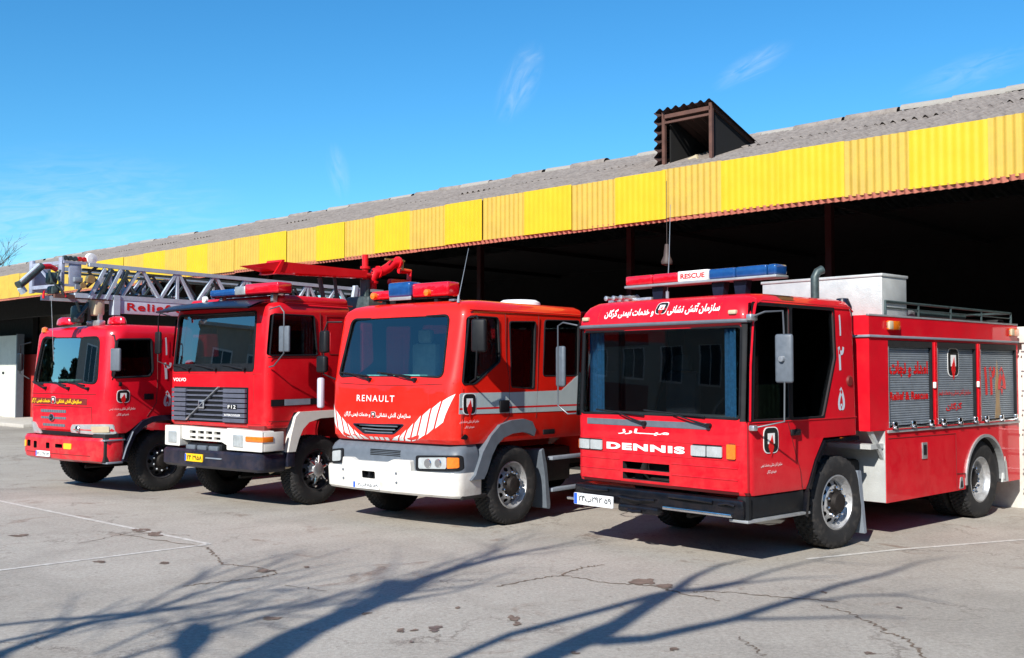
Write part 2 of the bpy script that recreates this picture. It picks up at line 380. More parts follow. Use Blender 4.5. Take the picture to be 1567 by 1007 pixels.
    def grid(s, fn, nu, nv):
        o = len(s.v)
        for i in range(nu + 1):
            for j in range(nv + 1): s.v.append(tuple(fn(i / nu, j / nv)))
        for i in range(nu):
            for j in range(nv):
                a = o + i * (nv + 1) + j
                s.f.append((a, a + nv + 1, a + nv + 2, a + 1))
        return s
    def mesh(s, name, mats, ang=35, smooth=True):
        me = bpy.data.meshes.new(name); me.from_pydata(s.v, [], s.f)
        bm = bmesh.new(); bm.from_mesh(me)
        bmesh.ops.recalc_face_normals(bm, faces=bm.faces[:]); bm.to_mesh(me); bm.free()
        if smooth:
            for p in me.polygons: p.use_smooth = True
            me.set_sharp_from_angle(angle=R(ang))
        for m in (mats if isinstance(mats, (list, tuple)) else [mats]): me.materials.append(m)
        return me
    def ob(s, name, mats, parent=None, ang=35, smooth=True, label=None, loc=None, rot=None):
        return link(name, s.mesh(name, mats, ang, smooth), parent, label, loc, rot)

def link(name, me, parent=None, label=None, loc=None, rot=None):
    o = bpy.data.objects.new(name, me); COL.objects.link(o)
    if parent is not None: o.parent = parent
    if label: o['label'] = label
    if loc: o.location = loc
    if rot: o.rotation_euler = rot
    return o
def empty(name, loc=(0, 0, 0), rz=0, parent=None):
    o = bpy.data.objects.new(name, None); o.empty_display_size = 0.3; COL.objects.link(o); o.location = loc; o.rotation_euler = (0, 0, rz)
    if parent is not None: o.parent = parent
    return o
def tag(o, label=None, cat=None, group=None, kind=None):
    if label: o['label'] = label
    if cat: o['category'] = cat
    if group: o['group'] = group
    if kind: o['kind'] = kind
    return o

def cut(name, base, cutters, mats, ang=30, cmat=None):
    """base MB minus a list of MBs -> mesh"""
    bo = bpy.data.objects.new('t', base.mesh('t', mats, ang)); COL.objects.link(bo)
    tmp = []
    for c in cutters:
        co = bpy.data.objects.new('t', c.mesh('t', cmat or mats, smooth=False)); COL.objects.link(co); tmp.append(co)
        md = bo.modifiers.new('b', 'BOOLEAN'); md.operation = 'DIFFERENCE'; md.object = co; md.solver = 'EXACT'; md.material_mode = 'TRANSFER'
    dg = bpy.context.evaluated_depsgraph_get(); dg.update()
    me = bpy.data.meshes.new_from_object(bo.evaluated_get(dg))
    for p in me.polygons: p.use_smooth = True
    me.set_sharp_from_angle(angle=R(ang)); me.name = name
    for o in tmp + [bo]: bpy.data.objects.remove(o)
    return me

# ------------------------------------------------------------------ lettering
F = {'ا': (0xFE8D, 0xFE8E, 0, 0), 'آ': (0xFE81, 0xFE82, 0, 0), 'ب': (0xFE8F, 0xFE90, 0xFE91, 0xFE92), 'ت': (0xFE95, 0xFE96, 0xFE97, 0xFE98),
     'ج': (0xFE9D, 0xFE9E, 0xFE9F, 0xFEA0), 'خ': (0xFEA5, 0xFEA6, 0xFEA7, 0xFEA8), 'د': (0xFEA9, 0xFEAA, 0, 0), 'ر': (0xFEAD, 0xFEAE, 0, 0), 'ز': (0xFEAF, 0xFEB0, 0, 0),
     'س': (0xFEB1, 0xFEB2, 0xFEB3, 0xFEB4), 'ش': (0xFEB5, 0xFEB6, 0xFEB7, 0xFEB8), 'م': (0xFEE1, 0xFEE2, 0xFEE3, 0xFEE4), 'ن': (0xFEE5, 0xFEE6, 0xFEE7, 0xFEE8),
     'و': (0xFEED, 0xFEEE, 0, 0), 'ه': (0xFEE9, 0xFEEA, 0xFEEB, 0xFEEC), 'ی': (0xFBFC, 0xFBFD, 0xFBFE, 0xFBFF), 'گ': (0xFB92, 0xFB93, 0xFB94, 0xFB95), 'ل': (0xFEDD, 0xFEDE, 0xFEDF, 0xFEE0),
     'ـ': (0x640, 0x640, 0x640, 0x640), 'ع': (0xFEC9, 0xFECA, 0xFECB, 0xFECC)}
def fa(s):
    out = []
    for i, c in enumerate(s):
        if c not in F: out.append(c); continue
        p = i > 0 and s[i - 1] in F and F[s[i - 1]][2] != 0
        n = i + 1 < len(s) and s[i + 1] in F and F[c][2] != 0
        out.append(chr(F[c][(3 if n else 1) if p else (2 if n else 0)]))
    return ''.join(reversed(out))
def text_mesh(body, bold=0.0, res=3, space=1.0, extr=0.0):
    c = bpy.data.curves.new('t', 'FONT'); c.body = body; c.size = 1; c.offset = bold; c.resolution_u = res; c.space_character = space; c.extrude = extr
    o = bpy.data.objects.new('t', c); COL.objects.link(o)
    dg = bpy.context.evaluated_depsgraph_get(); dg.update()
    me = bpy.data.meshes.new_from_object(o.evaluated_get(dg))
    vs = [v.co.copy() for v in me.vertices]; fs = [tuple(p.vertices) for p in me.polygons]
    bpy.data.objects.remove(o); bpy.data.meshes.remove(me); bpy.data.curves.remove(c)
    return vs, fs
def lettering(body, fn, a0, a1, b0, b1, m, parent, bold=0.0, name='lettering', space=1.0, shear=0.0, slant=0.0, fit=None):
    """stretch text over the box a0..a1 (reading direction) by b0..b1 (up); fn(a, b) gives the point on the surface"""
    vs, fs = text_mesh(body, bold, space=space)
    x0, x1 = min(v.x for v in vs), max(v.x for v in vs); y0, y1 = min(v.y for v in vs), max(v.y for v in vs)
    mb = MB()
    pts = []
    for v in vs:
        tx, ty = (v.x - x0) / (x1 - x0), (v.y - y0) / (y1 - y0)
        tx += slant * (ty - 0.5)
        pts.append(fn(a0 + (a1 - a0) * tx, b0 + (b1 - b0) * ty + shear * (tx - 0.5)))
    mb.add(pts, fs)
    return mb.ob(name, m, parent, smooth=False)
def plate_shape(fn_pts, fn, d, name, m, parent, step=.045):
    """thin shape that follows the surface: polygon in surface coords, lifted d off the surface"""
    bm = bmesh.new(); vs = [bm.verts.new((p[0], p[1], 0)) for p in fn_pts]; bm.faces.new(vs)
    lo, hi = min(p[0] for p in fn_pts), max(p[0] for p in fn_pts)
    p0, p1 = fn(lo, fn_pts[0][1], 0), fn(hi, fn_pts[0][1], 0); pm = fn((lo + hi) / 2, fn_pts[0][1], 0)
    curved = any(abs((p0[i] + p1[i]) / 2 - pm[i]) > 2e-4 for i in range(3))
    if curved:
        for k in range(1, int((hi - lo) / step) + 1):
            bmesh.ops.bisect_plane(bm, geom=bm.verts[:] + bm.edges[:] + bm.faces[:], dist=1e-6, plane_co=(lo + k * step, 0, 0), plane_no=(1, 0, 0))
    ex = bmesh.ops.extrude_face_region(bm, geom=bm.faces[:])
    for g_ in ex['geom']:
        if isinstance(g_, bmesh.types.BMVert): g_.co.z = 1
    bm.verts.index_update()
    mb = MB(); mb.add([fn(v.co.x, v.co.y, d if v.co.z > .5 else -.002) for v in bm.verts], [[v.index for v in f.verts] for f in bm.faces]); bm.free()
    return mb.ob(name, m, parent, ang=30)

# ------------------------------------------------------------------ cab loft
class Cab:
    """stack of rounded rings: (z, u_front, u_rear, v0, v1, r_front, bow)"""
    def __init__(s, rings): s.rings = rings
    def at(s, z):
        rs = s.rings
        if z <= rs[0][0]: return rs[0]
        for a, b in zip(rs, rs[1:]):
            if z <= b[0]:
                t = (z - a[0]) / (b[0] - a[0]); return tuple(x + (y - x) * t for x, y in zip(a, b))
        return rs[-1]
    def u(s, z, v):
        _, uf, ur, v0, v1, r, bow = s.at(z)
        v = min(max(v, v0), v1)
        c, hw = (v0 + v1) / 2, (v1 - v0) / 2
        base = lambda x: uf + bow * ((x - c) / hw) ** 2
        d = max(v0 + r - v, v - (v1 - r))
        if d <= 0: return base(v)
        return base(c + hw - r) + r - math.sqrt(max(0, r * r - d * d))
    def loft(s, inset=0.0, zcut=None):
        mb = MB(); rings = []
        for (z, uf, ur, v0, v1, r, bow) in s.rings:
            uf += inset; ur -= inset; v0 += inset; v1 -= inset; r = max(0.02, r - inset)
            c, hw = (v0 + v1) / 2, (v1 - v0) / 2
            pts = []
            e = v1 - r
            for i in range(11):
                v = v0 + r + (e - v0 - r) * i / 10; pts.append((uf + bow * ((v - c) / hw) ** 2, v))
            ue = uf + bow * ((e - c) / hw) ** 2
            for i in range(1, 9):
                a = math.pi / 2 * i / 8; pts.append((ue + r - r * math.cos(a), e + r * math.sin(a)))
            rr = 0.06
            for i in range(0, 4):
                a = math.pi / 2 * i / 3; pts.append((ur - rr + rr * math.sin(a), v1 - rr + rr * math.cos(a)))
            for i in range(0, 4):
                a = math.pi / 2 * i / 3; pts.append((ur - rr + rr * math.cos(a), v0 + rr - rr * math.sin(a)))
            for i in range(0, 8):
                a = math.pi / 2 * (1 - i / 8); pts.append((ue + r - r * math.cos(a), v0 + r - r * math.sin(a)))
            rings.append([(p[0], p[1], z) for p in pts])
        if inset: 
            rings[0] = [(p[0], p[1], p[2] + inset) for p in rings[0]]
            rings[-1] = [(p[0], p[1], p[2] - inset) for p in rings[-1]]
            rings = [rings[0]] + [g for g in rings[1:-1] if rings[0][0][2] + 0.01 < g[0][2] < rings[-1][0][2] - 0.01] + [rings[-1]]
        n = len(rings[0]); o = 0
        for g in rings: mb.v += g
        for i in range(len(rings) - 1):
            for j in range(n):
                j2 = (j + 1) % n
                mb.f.append((i * n + j, i * n + j2, (i + 1) * n + j2, (i + 1) * n + j))
        mb.f.append(tuple(range(n - 1, -1, -1))); mb.f.append(tuple((len(rings) - 1) * n + j for j in range(n)))
        return mb
    def F(s, v, z, d=0.004): return (s.u(z, v) - d, v, z)
    def strip(s, v0, v1, z0, z1, d=0.004, name='trim', m=None, parent=None, nu=14, nz=6, z0b=None, z1b=None):
        """sheet on the front, v0..v1; z0b/z1b give the z at v1"""
        z0b = z0 if z0b is None else z0b; z1b = z1 if z1b is None else z1b
        def fn(a, b):
            v = v0 + (v1 - v0) * (0.5 - 0.5 * math.cos(math.pi * a)); za = z0 + (z0b - z0) * a; zb = z1 + (z1b - z1) * a
            return s.F(v, za + (zb - za) * b, d)
        mb = MB().grid(fn, nu, nz)
        return mb.ob(name, m, parent)

def side(d=0.006, v=0.0): return lambda a, b, e=0.0: (a, v - d - e, b)

def pane_side(poly, v, m, parent, name='side_window'):
    MB().prism(poly, 'y', v, v + 0.006).ob(name, m, parent, smooth=False)
def frame_side(poly, v, parent, r=0.012, m=None):
    MB().tube([(p[0], v, p[1]) for p in poly], r, 6, closed=True).ob('window_frame', m or BLACK, parent)

# ------------------------------------------------------------------ wheels
def make_wheel(parent, u, z, vout, rad=0.535, width=0.30, rim=None, style='holes', dirn=1, steer=0.0, treadk=56):
    """dirn=+1: outer face looks to -v (near side)"""
    w = empty('wheel', (u, vout + dirn * width / 2, z), 0, parent)
    w.rotation_euler = (0, 0, steer + (0 if dirn == 1 else math.pi))
    h = width / 2; rr = rad * 0.58
    prof = [(rr, -h * 0.72), (rr + 0.02, -h * 0.86), (rad * 0.74, -h * 0.99), (rad * 0.86, -h), (rad * 0.93, -h * 0.93), (rad * 0.975, -h * 0.82)]
    ts = [-0.78, -0.62, -0.5, -0.34, -0.22, -0.06, 0.06, 0.22, 0.34, 0.5, 0.62, 0.78]
    k0 = len(prof)
    prof += [(rad, h * t) for t in ts]
    prof += [(r, -y) for r, y in reversed(prof[:k0])]
    n = treadk * 4
    def mod(i, j):
        if k0 <= i < k0 + 12:
            q = i - k0; row = q // 2; ph = (j + row * 2) % 4
            g = 0.0
            if ph == 0: g -= 0.016
            if q % 2 == 0 and row in (1, 3, 5): g -= 0.008
            return g
        if i in (k0 - 1, k0 + 12): return -0.012 if (j % 4) == 0 else 0
        return 0
    MB().lathe(prof, (0, 0, 0), 'y', n, mod).ob('tyre', RUBBER, w, ang=28)
    rim = rim or RIM
    # rim: flange, well, disc
    mb = MB().lathe([(rr + 0.004, -h * 0.70), (rr + 0.012, -h * 0.80), (rr - 0.006, -h * 0.84), (rr - 0.016, -h * 0.74), (rr - 0.022, -h * 0.45), (rr - 0.045, -h * 0.30), (rr - 0.045, h * 0.7)], (0, 0, 0), 'y', 48)
    ro = rr - 0.045; ri = 0.155
    yo, yi = -h * 0.22, -h * 0.62 if style != 'inset' else h * 0.1
    if style == 'inset': yo = h * 0.25; yi = h * 0.1
    N = 120; K = 12
    def disc(i):
        t = i / K; r = ro + (ri - ro) * t; y = yo + (yi - yo) * (3 * t * t - 2 * t ** 3); return r, y
    o = len(mb.v)
    for i in range(K + 1):
        r, y = disc(i)
        for j in range(N): a = 2 * math.pi * j / N; mb.v.append((r * math.cos(a), y, r * math.sin(a)))
    rh = ro - 0.045
    for i in range(K):
        for j in range(N):
            a = 2 * math.pi * (j + 0.5) / N; r, y = disc(i + 0.5)
            k = round(a / (2 * math.pi / 10)); ac = k * 2 * math.pi / 10
            dd = math.hypot((a - ac) * r * 0.8, r - rh)
            if dd < 0.026: continue
            mb.f.append((o + i * N + j, o + (i + 1) * N + j, o + (i + 1) * N + (j + 1) % N, o + i * N + (j + 1) % N))
    mb.ob('rim', rim, w, ang=40)
    # nuts
    nm = MB()
    for k in range(10):
        a = 2 * math.pi * (k + 0.5) / 10; r = 0.168
        nm.lathe([(0.019, 0.0), (0.019, -0.028), (0.010, -0.036), (0.0, -0.036)], (r * math.cos(a), yi - 0.002, r * math.sin(a)), 'y', 6)
    nm.ob('wheel_nuts', CHROME if rim is not RIMDK else STEEL, w)['kind'] = 'stuff'
    hx = .035 if style == 'inset' else .07
    hb = MB().lathe([(0.150, yi + 0.06), (0.150, yi - 0.008), (0.115, yi - 0.02), (0.105, yi - hx), (0.085, yi - hx - .01), (0.0, yi - hx - .01)], (0, 0, 0), 'y', 24)
    hb.ob('hub', HUB if style != 'star' else STEEL, w)
    MB().lathe([(0.0, h * 0.3), (ro, h * 0.3), (ro, h * 0.4)], (0, 0, 0), 'y', 24).ob('brake_drum', CHASSIS, w)
    if style == 'star':
        sm = MB()
        for k in range(6):
            a = 2 * math.pi * k / 6 + 0.3; ca, sa = math.cos(a), math.sin(a)
            sm.tube([(0.05 * ca, -h * 0.95, 0.05 * sa), (0.15 * ca, -h * 0.9, 0.15 * sa), (0.25 * ca, -h * 0.75, 0.25 * sa)], [0.028, 0.022, 0.02], 8)
            sm.lathe([(0.03, 0.01), (0.03, -0.04), (0.0, -0.045)], (0.24 * ca, -h * 0.78, 0.24 * sa), 'y', 8)
        sm.lathe([(0.06, -h * 0.7), (0.06, -h * 1.05), (0.03, -h * 1.12), (0.0, -h * 1.12)], (0, 0, 0), 'y', 12)
        sm.ob('hub_spider', CHROME, w)
    return w

def mirror(parent, u, z0, z1, v=-0.30, w=0.20, d=0.055, arm=None, m=None, armr=0.011, rot=0.0):
    """door mirror: housing with its glass looking rearward, and its tube arm"""
    mb = MB().box(-d / 2, d / 2, -w / 2, w / 2, z0, z1, 0.035, 3)
    h = mb.ob('mirror', (MIRH if m is GREYLT else m) or BLACK, parent, loc=(u, v, 0), rot=(0, 0, rot))
    MB().box(d / 2 - 0.002, d / 2 + 0.004, -w / 2 + 0.02, w / 2 - 0.02, z0 + 0.025, z1 - 0.025).ob('mirror_glass', MIRG, h, smooth=False)
    if arm: MB().tube(arm, armr, 8).ob('mirror_arm', BLACK if m is not GREYLT else ARMM, parent)

def wiper(parent, cab, v0, z0, v1, z1, bl=0.55, m=None):
    """pivot at (v0,z0), blade centred at (v1,z1) running along v"""
    mb = MB().tube([cab.F(v0, z0, 0.03), cab.F((v0 + v1) / 2, (z0 + z1) / 2, 0.05), cab.F(v1, z1, 0.045)], [0.014, 0.010, 0.007], 6)
    pts = [cab.F(v1 + bl * (t - 0.5), z1 + 0.05 * (t - 0.5), 0.022) for t in (0, .25, .5, .75, 1)]
    mb.tube(pts, 0.011, 6)
    mb.lathe([(0.0, 0.03), (0.028, 0.03), (0.028, -0.03), (0.0, -0.03)], cab.F(v0, z0, 0.02), 'x', 10)
    mb.ob('wiper', m or BLACK, parent)

def interior(root, u0, u1, zf, zd, wd=2.35, v0=0.08, seatcol=None, wheel_v=0.6):
    MB().box(u0 + 0.02, u0 + 0.42, v0, v0 + wd, zd - 0.22, zd, 0.05).ob('dashboard', DASH, root)
    for v in (0.62, 1.85):
        s = MB().box(u0 + 0.78, u0 + 1.25, v - 0.25, v + 0.25, zd - 0.30, zd - 0.16, 0.05)
        s.box(u0 + 1.16, u0 + 1.30, v - 0.25, v + 0.25, zd - 0.2, zd + 0.48, 0.06)
        s.box(u0 + 1.17, u0 + 1.27, v - 0.13, v + 0.13, zd + 0.48, zd + 0.68, 0.04)
        s.ob('seat', seatcol or SEATM, root)
    pts = []
    for k in range(24):
        a = 2 * math.pi * k / 24
        pts.append((u0 + 0.50 + 0.12 * math.sin(a), wheel_v + 0.22 * math.cos(a), zd + 0.04 + 0.18 * math.sin(a)))
    MB().tube(pts, 0.015, 6, closed=True).tube([(u0 + 0.25, wheel_v, zd - 0.1), (u0 + 0.5, wheel_v, zd + 0.04)], 0.03, 8).ob('steering_wheel', BLACK, root)

def curtain(root, p0, p1, z0, z1, m, amp=0.02, waves=6):
    p0, p1 = Vector(p0), Vector(p1); t = (p1 - p0); nrm = Vector((-t.y, t.x)).normalized()
    def fn(a, b):
        q = p0 + t * a + nrm * amp * math.sin(a * waves * 2 * math.pi)
        return (q.x, q.y, z0 + (z1 - z0) * b)
    MB().grid(fn, waves * 8, 1).ob('curtain', m, root)

def number_plate(root, fn, a0, a1, b0, b1, body, yellow=False):
    """a0 is the left edge as read; fn(a,b,d)"""
    sg = 1 if a1 > a0 else -1
    pl = plate_shape(rpoly([(a0, b0), (a1, b0), (a1, b1), (a0, b1)], 0.012, 3), lambda a, b, d: fn(a, b, d), 0.012, 'number_plate', PLATEY if yellow else PLATEW, root)
    W = abs(a1 - a0)
    plate_shape([(a0 + sg * 0.004, b0 + 0.004), (a0 + sg * W * 0.085, b0 + 0.004), (a0 + sg * W * 0.085, b1 - 0.004), (a0 + sg * 0.004, b1 - 0.004)], lambda a, b, d: fn(a, b, d + 0.012), 0.002, 'plate_band', PLATEB, pl)
    H = b1 - b0
    lettering(body, lambda a, b: fn(a, b, 0.0155), a0 + sg * W * 0.12, a1 - sg * W * 0.04, b0 + H * 0.2, b1 - H * 0.2, LETTERK, pl, bold=0.02)

def emblem(root, fn, a0, a1, b0, b1, square=True):
    """fire service badge: white rim, black ring, white field, red flame"""
    sg = 1 if a1 > a0 else -1
    W = abs(a1 - a0); H = b1 - b0; rr = W * 0.3
    r0 = plate_shape(rpoly([(a0, b0), (a1, b0), (a1, b1), (a0, b1)], rr, 5), fn, 0.002, 'emblem', LETTER, root)
    q = 0.035 * W
    plate_shape(rpoly([(a0 + sg * q, b0 + q), (a1 - sg * q, b0 + q), (a1 - sg * q, b1 - q), (a0 + sg * q, b1 - q)], rr, 5), lambda a, b, d: fn(a, b, d + 0.002), 0.002, 'emblem_ring', LETTERK, r0)
    plate_shape([(a0 + sg * W * .27, b0 + H * .36), (a1 - sg * W * .27, b0 + H * .36), (a1 - sg * W * .27, b1 - H * .24), (a0 + sg * W * .27, b1 - H * .24)], lambda a, b, d: fn(a, b, d + 0.004), 0.002, 'emblem_field', LETTER, r0)
    c = a0 + sg * W * .5
    fl = [(c - sg * W * .17, b0 + H * .22), (c, b0 - H * .12), (c + sg * W * .17, b0 + H * .22), (c + sg * W * .13, b0 + H * .45), (c + sg * W * .05, b0 + H * .70), (c - sg * W * .04, b0 + H * .52), (c - sg * W * .14, b0 + H * .42)]
    plate_shape(fl, lambda a, b, d: fn(a, b, d + 0.006), 0.002, 'emblem_flame', LETTERR, r0)

def undercarriage(root, ulen, w, axles, zf=0.62, bodyz=None):
    mb = MB()
    for v in (0.75, w - 0.95): mb.box(0.15, ulen, v, v + 0.12, zf, zf + 0.26)
    for u in axles: mb.tube([(u, 0.3, 0.50), (u, w - 0.3, 0.50)], 0.09, 8); mb.box(u - 0.5, u + 0.5, 0.6, 0.72, 0.55, 0.66); mb.box(u - 0.5, u + 0.5, w - 0.72, w - 0.6, 0.55, 0.66)
    mb.box(0.25, 1.5, 0.85, w - 0.95, 0.55, 1.0, 0.05)
    mb.box(1.9, 2.9, 0.35, 0.8, 0.45, 0.95, 0.05); mb.box(1.9, 2.9, w - 0.8, w - 0.35, 0.45, 0.95, 0.05)
    mb.tube([(0.3, 1.0, 0.42), (1.2, 1.1, 0.40), (axles[0], 1.2, 0.5)], 0.03, 6)
    mb.ob('chassis', CHASSIS, root)

def truck(name, C, th, label, group='fire engines parked in front of the shed'):
    o = empty(name, (C[0], C[1], 0), math.pi / 2 - R(th))
    tag(o, label, 'fire engine', group)
    return o
HEAD_LIGHT = 'headlight'
def lamp_box(root, cab, v0, v1, z0, z1, m, name, d=0.012, frame=0.012, framem=None, split=None):
    hb = MB(); 
    def fn(v, z, e): return cab.F(v, z, e)
    base = plate_shape(rpoly([(v0 - frame, z0 - frame), (v1 + frame, z0 - frame), (v1 + frame, z1 + frame), (v0 - frame, z1 + frame)], 0.012, 2), fn, d, name, framem or BLACK, root)
    segs = split or [(0, 1)]
    for a, b in segs:
        va, vb = v0 + (v1 - v0) * a, v0 + (v1 - v0) * b
        plate_shape(rpoly([(va, z0), (vb, z0), (vb, z1), (va, z1)], 0.012, 3), lambda v, z, e: fn(v, z, e + d), 0.012, 'lens', m, base)
        # fluted glass: fine vertical ribs
        rb = MB(); k = max(3, int(abs(vb - va) / 0.03))
        for i in range(1, k):
            v = va + (vb - va) * i / k; p = fn(v, z0 + 0.008, d + 0.013); q = fn(v, z1 - 0.008, d + 0.013); rb.tube([p, q], 0.003, 4)
        rb.ob('lens_ribs', m, base)
    return base

# ================================================================== THE DENNIS (nearest)
def dennis():
    root = truck('rescue_engine', (2.43, 10.883), 48, 'red engine with long roof light bar and roller shutter lockers, nearest of the four')
    W = 2.49
    cab = Cab([(0.74, .03, 2.22, 0.01, W, .12, .02), (0.80, 0, 2.22, 0, W, .13, .02), (1.30, 0, 2.22, 0, W, .13, .02), (1.50, 0, 2.21, 0, W, .12, .02), (2.53, .055, 2.16, 0.0, W, .12, .02),
               (2.60, .02, 2.16, 0, W, .12, .02), (2.66, .025, 2.155, 0, W, .14, .02), (2.74, .055, 2.15, .01, W - .01, .17, .02), (2.81, .11, 2.14, .03, W - .03, .2, .02), (2.86, .20, 2.12, .07, W - .07, .22, .02), (2.885, .36, 2.08, .15, W - .15, .25, .02)])
    dw = rpoly([(.05, 1.535), (.80, 1.535), (.80, 2.74), (.13, 2.74)], .03)
    rw = rpoly([(.86, 1.535), (1.475, 1.535), (1.73, 2.20), (1.70, 2.74), (.86, 2.74)], .03)
    ws = rpoly([(.095, 1.54), (2.395, 1.54), (2.39, 2.515), (.10, 2.515)], .05)
    cutters = [cab.loft(0.05), MB().prism(ws, 'x', -1, .42), MB().prism(dw, 'y', -1, 4), MB().prism(rw, 'y', -1, 4),
               MB().box(-1, .2, 1.025, 1.72, .918, 1.005), MB().box(-1, .2, 1.025, 1.72, .802, .882),
               MB().prism([(1.03, .3), (1.04, .50), (1.125, .76), (1.28, 1.05), (1.47, 1.29), (2.6, 1.30), (2.6, .3)], 'y', -1, 4)]
    link('cab', cut('cab', cab.loft(), cutters, RED_D, cmat=INTER), root)
    # glazing
    MB().grid(lambda a, b: (cab.u(1.5 + 1.06 * b, .05 + 2.39 * a) + .022, .05 + 2.39 * a, 1.5 + 1.06 * b), 20, 6).ob('windscreen', GL_D, root)
    MB().tube([cab.F(p[0], p[1], 0.0) for p in ws], 0.014, 6, closed=True).ob('windscreen_seal', BLACK, root)
    pane_side(rpoly([(.02, 1.515), (.83, 1.515), (.83, 2.765), (.09, 2.765)], .02), .02, GL_S, root)
    pane_side(rpoly([(.84, 1.515), (1.49, 1.515), (1.75, 2.2), (1.72, 2.765), (.84, 2.765)], .02), .02, GL_S, root)
    pane_side(rpoly([(.02, 1.515), (.83, 1.515), (.83, 2.765), (.09, 2.765)], .02), W - .026, GL_S, root)
    pane_side(rpoly([(.84, 1.515), (1.49, 1.515), (1.75, 2.2), (1.72, 2.765), (.84, 2.765)], .02), W - .026, GL_S, root)
    # black surround of the side glazing
    outer = rpoly([(.03, 1.505), (1.488, 1.505), (1.755, 2.2), (1.722, 2.775), (.115, 2.775)], .02)
    for v in (-.006, W + .001):
        link('window_frame', cut('window_frame', MB().prism(outer, 'y', v, v + .005), [MB().prism(dw, 'y', -1, 4), MB().prism(rw, 'y', -1, 4)], BLACK), root)
    cab.strip(.095, .0, 1.515, 2.55, .004, 'corner_pillar', BLACK, root, 8, 10)
    cab.strip(2.395, 2.49, 1.515, 2.55, .004, 'corner_pillar', BLACK, root, 8, 10)
    MB().tube([cab.F(v, 2.575, .012) for v in [0.0, .01, .04, .09, .15] + [.2 + i * .2 for i in range(11)] + [2.35, 2.42, 2.46, 2.49]], .022, 8).ob('rain_gutter', GREYPL, root)
    MB().tube([(.12, -.008, 2.60), (.16, -.008, 2.75), (.30, -.004, 2.80), (2.05, -.004, 2.79), (2.13, -.004, 2.74)], .010, 6).ob('roof_gutter', RED_D, root)
    MB().tube([(.055, -.010, 1.52), (.075, -.010, 2.1), (.13, -.010, 2.60), (.19, -.010, 2.80)], .012, 6).ob('pillar_bead', RED_D, root)
    # front lower detail
    cab.strip(2.29, .46, 1.415, 1.485, .006, 'wiper_panel', GREYPL, root)
    for z in (1.022, .900, .782):
        for a, b in ((2.47, 1.76), (.99, .12)):
            MB().tube([cab.F(a + (b - a) * t / 8, z, .0) for t in range(9)], .009, 6).ob('pressed_rib', RED_D, root)
    MB().tube([cab.F(2.44 - 2.34 * t / 12, 1.10, 0.0) for t in range(13)], .007, 6).ob('pressed_rib', RED_D, root)
    MB().tube([cab.F(2.44 - 2.34 * t / 12, 1.26, 0.0) for t in range(13)], .006, 6).ob('pressed_rib', RED_D, root)
    cab.strip(2.48, .02, .742, .772, .005, 'valance_shadow_gap', SEAM, root)
    lamp_box(root, cab, .71, .305, 1.128, 1.24, LENSW, HEAD_LIGHT, split=[(0, .48), (.52, 1)])
    lamp_box(root, cab, 2.43, 2.03, 1.118, 1.23, LENSW, HEAD_LIGHT, split=[(0, .48), (.52, 1)])
    lamp_box(root, cab, .245, .135, 1.118, 1.272, LENSO, 'indicator', framem=RED_DARK)
    lamp_box(root, cab, 2.48, 2.455, 1.11, 1.22, LENSO, 'indicator', framem=RED_DARK)
    fd = lambda a, b: cab.F(a, b, .006)
    lettering('DENNIS', lambda a, b: cab.F(a, b, .010), 1.965, .80, 1.135, 1.215, LETTER, root, bold=.055, space=1.15)
    lettering(fa('مبـــارز'), fd, 1.77, 1.02, 1.315, 1.385, LETTER, root, bold=.03, slant=.05)
    lettering(fa('سازمان آتش نشانی'), fd, 1.07, .36, 2.665, 2.79, LETTER, root, bold=.028, shear=0)
    lettering(fa('و خدمات ایمنی گرگان'), fd, 2.03, 1.27, 2.66, 2.775, LETTER, root, bold=.028, shear=0)
    emblem(root, lambda a, b, d: cab.F(a, b, .006 + d), 1.25, 1.09, 2.685, 2.825)
    for v in (.18, 2.33): 
        p = cab.F(v, 2.66, .0); MB().box(p[0] - .03, p[0] + .02, v - .05, v + .05, 2.645, 2.69, .012).ob('marker_lamp', BEIGE, root)
    # roof seams
    for v in (.36, 2.13):
        MB().tube([cab.F(v, z, .001) for z in (2.62, 2.68, 2.75, 2.82, 2.87)], .004, 5).ob('roof_seam', SEAM, root)
    # wipers
    wiper(root, cab, 1.37, 1.45, 1.75, 1.565, .75); wiper(root, cab, .47, 1.46, .95, 1.575, .85)
    # battered bumper and towing gear
    bm_ = MB().box(-.03, .30, .03, W - .02, .50, .70, .03)
    bm_.ob('bumper', BLKGLOSS, root)
    MB().box(-.075, -.02, .15, 1.07, .515, .553, .010).ob('bumper_bar', CHROME, root)
    MB().box(-.075, -.02, 1.86, 2.56, .495, .530, .010).ob('bumper_bar', CHROME, root)
    MB().box(-.06, .1, 1.15, 1.75, .43, .52, .03).tube([(-.1, 1.35, .47), (-.13, 1.45, .46), (-.1, 1.55, .47)], .02, 6).ob('tow_hitch', BLKGLOSS, root)
    MB().tube([(-.05, 1.2, .60), (-.09, 1.45, .585), (-.05, 1.75, .60)], .014, 6).tube([(-.05, .4, .655), (-.07, .7, .665), (-.04, 1.0, .66)], .018, 6).tube([(-.05, .12, .64), (-.07, .2, .66), (-.04, .33, .64)], .014, 6).tube([(-.05, 1.9, .66), (-.07, 2.1, .65), (-.04, 2.35, .66)], .016, 6).ob('bumper_pipework', BLKGLOSS, root)
    number_plate(root, lambda a, b, d: (-.078 - d, a, b), 2.42, 1.79, .455, .59, '۲۴ب۲۹۲ ۵۹')
    # side: door, skirts, step
    s = side(.004)
    MB().box(.017, .025, -.004, .0, .75, 1.51).ob('door_seam', SEAM, root, smooth=False)
    MB().tube([(.76, -.002, 1.50), (.90, -.002, 1.16), (1.00, -.002, .95), (1.03, -.002, .76)], .005, 5).ob('door_seam', SEAM, root)
